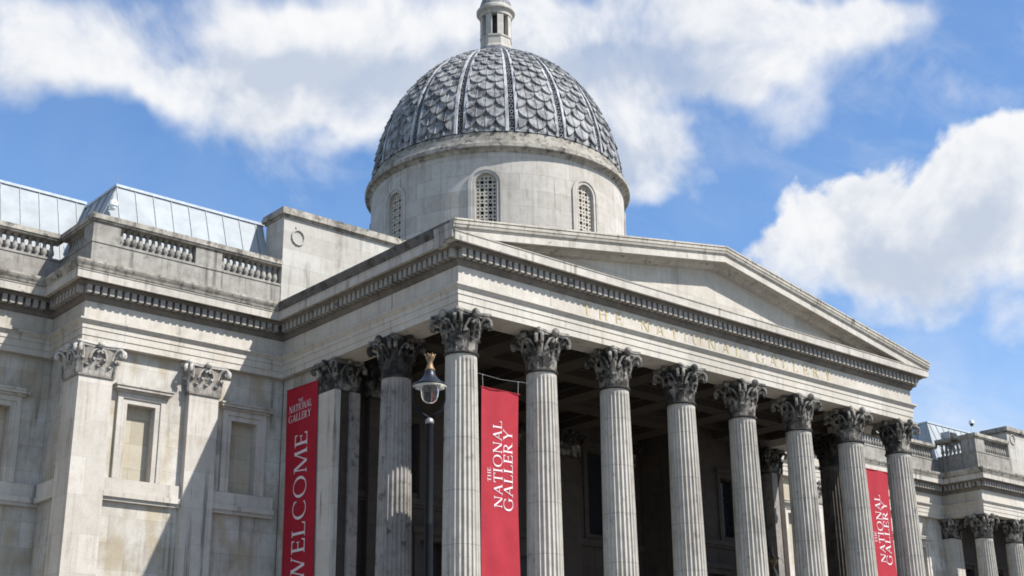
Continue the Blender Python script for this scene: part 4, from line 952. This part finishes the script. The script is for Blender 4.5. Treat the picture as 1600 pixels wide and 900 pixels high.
# crown ring of cresting leaves and the lantern
cm = MB().lathe([(1.30, 33.2), (1.36, 33.45), (1.30, 33.52), (1.22, 33.62), (1.18, 33.8), (1.02, 33.95), (.95, 34.1), (.90, 34.12), (.5, 34.12)], 0, 0, 48)
for k in range(32):
    a = 2 * pi * k / 32; cm.ball((1.30 * cos(a), 1.30 * sin(a), 33.55), .115, 7, 5, 1, 1, 1.3)
cm.build('crown_ring', MAT['lead_dark'], dome, smooth=True, autosm=40)
lan = MB().lathe([(.88, 34.12), (.88, 34.22), (.82, 34.3), (.80, 34.36), (.78, 34.75), (.82, 34.78), (.82, 34.86), (.5, 34.86)], 0, 0, 8).build('lantern', MAT['drum'], museum, loc=(AX, AY, 0), rz=pi / 8)
for k in range(8):
    a0 = 2 * pi * k / 8 - radians(11.5); a1 = 2 * pi * k / 8 + radians(11.5); m = MB()
    p = [(r * cos(a), r * sin(a)) for r, a in ((.77, a0), (.77, a1), (.55, a1), (.55, a0))]
    m.hexa([(x, y, 34.86) for x, y in p] + [(x, y, 36.02) for x, y in p]); m.build('lantern_pier', MAT['drum'], lan)
MB().lathe([(.50, 34.84), (.50, 36.04)], 0, 0, 16).build('lantern_void', MAT['dark'], lan)
MB().lathe([(.5, 36.02), (.80, 36.02), (.82, 36.2), (.90, 36.24), (.95, 36.30), (.95, 36.42), (.88, 36.46), (.85, 36.56), (.5, 36.56)], 0, 0, 32, cap=False).build('lantern_cornice', MAT['drum'], lan, smooth=True, autosm=25)
MB().lathe([(.80, 36.55), (.78, 36.75), (.68, 37.05), (.48, 37.35), (.22, 37.55), (.1, 37.62), (.09, 37.9), (.16, 38.0), (.16, 38.1), (.03, 38.25), (.02, 39.2)], 0, 0, 24).build('lantern_cap', MAT['lead'], lan, smooth=True, autosm=40)

# ================================================================== THINGS ON AND ROUND THE MUSEUM
def cloth(m, f, nu, nv):
    rows = [[f(u / nu, v / nv) for u in range(nu + 1)] for v in range(nv + 1)]
    m.grid(rows)
    return m
def tall_banner(x0, x1, ztop, zbot, label, lx, y=0.0, wire=None):
    b = thing('banner', label, 'banner', ((x0 + x1) / 2, y, ztop), 'red banners with rotated white lettering hung between portico columns')
    w = x1 - x0; h = ztop - zbot; hx = w / 2
    def f(u, v):
        pin = .06 * (sin(pi * v) ** 1) * (1 if u > .5 else -.5) * abs(2 * u - 1)
        return ((-hx + w * u) - pin - .06 * v, .03 * sin(3 * v + 1.2 * u) + .022 * sin(7 * u + 4 * v) + .012 * sin(23 * v + 6 * u) * (1 - abs(2 * u - 1)) + .02 * sin(11 * u - 9 * v) * v - .02, -h * v)
    m = cloth(MB(), f, 14, 40); n = len(m.v); m.add([(x, yy + .012, z) for x, yy, z in m.v], [tuple(reversed(q)) for q in m.f[:]])
    m.build('banner_cloth', MAT['red'], b, smooth=True)
    t = []; y_ = -.068
    for wd, ux, hh, zlo, zhi in lx:
        # letters climb: text direction is up, letter tops point to the left
        lettering(t, wd, (-hx + w * ux, y_, zlo - ztop), (0, 0, 1), (-1, 0, 0), (0, -1, 0), zhi - zlo, hh * w, .004, gap=.09)
    for lm in t:
        lm.v = [(x, f((x + hx) / w, -z / h)[1] - .008 - (y_ + .001 - yy if yy < y_ - .0015 else 0.0), z) for x, yy, z in lm.v]
        lm.build('letter', MAT['white'], b)
    MB().tube([(-hx - .03, -.02, .0), (hx + .03, -.02, .0)], .014, 8).build('top_rod', MAT['red'], b)
    if wire:
        wa, wb = wire
        MB().tube([(wa - (x0 + x1) / 2, -.02, .43), (0, -.02, .37), (wb - (x0 + x1) / 2, -.02, .45)], .006, 5).build('hanging_wire', MAT['wire'], b)
        for s in (-1, 1): MB().tube([(s * (hx - .06), -.02, .0), (s * (hx - .04), -.02, .39)], .009, 5).build('cord', MAT['wire'], b)
        for s in (-1, 1): MB().ball((s * (hx - .05), -.02, .39), .03, 6, 5).build('ring', MAT['wire'], b)
    return b
LX = [('THE', .235, .085, 9.92, 10.36), ('NATIONAL', .515, .215, 9.12, 11.9), ('GALLERY', .80, .245, 9.06, 11.68)]
tall_banner(.81, 2.40, 12.92, 4.6, 'bright red banner just right of the street lamp and the corner column', LX, wire=(.50, 2.86))
LX2 = [(a, b_, c_, d_ - .06, e_ - .06) for a, b_, c_, d_, e_ in LX]
tall_banner(21.22, 22.86, 12.88, 4.6, 'red banner between the two rightmost columns of the main portico', LX2, wire=(20.92, 23.3))
# the welcome banner closes the gap between the corner pier and the wing wall
wb = thing('banner', 'deep red WELCOME banner in the shade beside the pale pilaster', 'banner', (-.62, 8.40, 14.55))
def fw(u, v): return (.02 * sin(4 * v + 2 * u) + .010 * sin(5 * u + 5 * v), 1.03 - 2.06 * u - .24 * v, -.0 - .05 * u - 9.6 * v)
m = cloth(MB(), fw, 10, 30); m.add([(x + .012, yy, z) for x, yy, z in m.v], [tuple(reversed(q)) for q in m.f[:]])
m.build('banner_cloth', MAT['darkred'], wb, smooth=True)
t = []
lettering(t, 'WELCOME', (-.035, -.66, 7.42 - 14.55), (0, .030, 1), (0, 1, 0), (-1, 0, 0), 5.36, .84, .004, gap=.10)
lettering(t, 'NATIONAL', (-.035, .80, -.92), (0, -1, .02), (0, 0, 1), (-1, 0, 0), 1.50, .26, .004, gap=.10)
lettering(t, 'GALLERY', (-.035, .82, -1.28), (0, -1, .02), (0, 0, 1), (-1, 0, 0), 1.50, .27, .004, gap=.10)
lettering(t, 'THE', (-.035, .22, -.60), (0, -1, .02), (0, 0, 1), (-1, 0, 0), .32, .12, .004, gap=.10)
for lm in t:
    lm.v = [(fw((1.03 - yy) / 2.06, -z / 9.6)[0] - .016 - (-.036 - x if x < -.0365 else 0), yy, z) for x, yy, z in lm.v]
    lm.build('letter', MAT['white'], wb)
MB().tube([(0, 1.05, 0.0), (0, -1.05, -.05)], .014, 8).build('top_rod', MAT['darkred'], wb)

# ---- street lamp -----------------------------------------------------------
lamp = thing('street_lamp', 'dark blue street lamp with white rimmed shade and gilt crown finial', 'street lamp', (-13.2, -15.79, 0))
lp = MB().lathe([(.22, 0), (.22, .08), (.17, .12), (.16, .9), (.19, .94), (.19, 1.0), (.12, 1.06), (.085, 1.3), (.075, 3.4), (.09, 3.42), (.09, 3.47), (.066, 3.5), (.062, 5.0), (.065, 5.02), (.065, 5.06), (.060, 5.08), (.058, 6.52), (.062, 6.54), (.062, 6.60), (.03, 6.64)], n=20).build('post', MAT['black'], lamp, smooth=True, autosm=35)
MB().lathe([(.064, 6.575), (.066, 6.60), (.064, 6.635), (.045, 6.66), (.02, 6.675)], n=18).build('collar', MAT['wire'], lp, smooth=True)
dv = Vector((.758, -.652, 0)).normalized()
for s in (-1, 1):
    a = dv * s
    MB().tube([a * .0 + Vector((0, 0, 6.66)), a * .09 + Vector((0, 0, 6.72)), a * .19 + Vector((0, 0, 6.80)), a * .235 + Vector((0, 0, 6.95)), a * .24 + Vector((0, 0, 7.19))], [.025, .026, .022, .014, .012], 8).build('yoke_arm', MAT['black'], lamp, smooth=True)
MB().lathe([(.262, 7.165), (.268, 7.185), (.26, 7.20), (.19, 7.235), (.13, 7.29), (.095, 7.34), (.08, 7.38), (.075, 7.42), (.06, 7.425)], n=36).build('lamp_shade', MAT['navy'], lamp, smooth=True, autosm=40)
MB().lathe([(.262, 7.163), (.25, 7.17), (.14, 7.20), (.05, 7.21)], n=36).build('shade_underside', MAT['enamel'], lamp, smooth=True)
MB().lathe([(.138, 7.195), (.140, 7.08), (.132, 7.01), (.105, 6.945), (.06, 6.91), (.02, 6.902)], n=28).build('glass_bowl', MAT['glass'], lamp, smooth=True)
MB().lathe([(.0, 7.19), (.03, 7.19), (.03, 7.13), (.022, 7.09), (.0, 7.075)], n=12, cap=False).build('bulb', MAT['wire'], lamp, smooth=True)
fin = MB().lathe([(.075, 7.42), (.08, 7.44), (.06, 7.47), (.045, 7.52), (.04, 7.57), (.06, 7.60), (.07, 7.63), (.082, 7.67), (.07, 7.675)], n=14)
for k in range(7): fin.ball((.082 * cos(2 * pi * k / 7), .082 * sin(2 * pi * k / 7), 7.675), .014, 6, 5)
fin.build('crown_finial', MAT['bright_gold'], lamp, smooth=True)

# ---- lantern inside the portico, roof cameras, lightning rod ----------------
wl = thing('portico_lantern', 'small bronze lantern with crown shaped tip standing behind the portico columns', 'lantern', (22.35, 6.0, 3.416))
MB().lathe([(.30, 0), (.30, .25), (.12, .4), (.09, 4.6), (.16, 4.7), (.16, 4.8)], n=12).build('post', MAT['bronze'], wl, smooth=True, autosm=40)
MB().lathe([(.16, 4.8), (.30, 5.5), (.30, 5.55)], n=6).build('lantern_glass', MAT['glass_dark'], wl)
MB().lathe([(.34, 5.55), (.34, 5.62), (.24, 5.85), (.10, 6.1), (.08, 6.2)], n=6).build('lantern_roof', MAT['bronze'], wl)
t = MB().lathe([(.08, 6.2), (.20, 6.4), (.24, 6.52), (.14, 6.58), (.06, 6.75), (.04, 6.95), (.02, 7.15)], n=10)
for k in range(6): t.ball((.24 * cos(k * pi / 3), .24 * sin(k * pi / 3), 6.55), .07, 6, 5)
t.build('crown_finial', MAT['bronze'], wl, smooth=True)
def camera_unit(loc, label, mast):
    c = thing('security_camera', label, 'security camera', loc, 'white dome cameras on the roofline')
    if mast: MB().tube([(0, 0, 0), (0, 0, mast)], .025, 8).build('mast', MAT['plastic'], c)
    z = mast or 0.0
    MB().lathe([(.05, z + .30), (.14, z + .27), (.16, z + .18), (.16, z + .08), (.12, z + .07)], n=16).build('housing', MAT['plastic'], c, smooth=True, autosm=40)
    MB().lathe([(.12, z + .07), (.115, z + .0), (.08, z - .06), (.0, z - .09)], n=16, cap=False).build('camera_dome', MAT['glass_dark'] if mast else MAT['plastic'], c, smooth=True)
    if not mast: MB().tube([(0, 0, .25), (.05, .05, .38), (.28, .22, .30)], .03, 8).build('bracket', MAT['plastic'], c)
camera_unit((-7.25, 10.85, 20.50), 'white dome camera on a bracket at the corner of the pale metal roof', 0)
camera_unit((47.75, 10.15, 20.02), 'white dome camera on a thin mast above the far balustrade corner', .55)
rod = MB().tube([(-6.85, 11.62, 21.7), (-6.85, 11.62, 22.15)], .012, 6).build('lightning_rod', MAT['wire'])
rod['label'] = 'thin lightning rod at the top corner of the pale metal roof'; rod['category'] = 'lightning rod'
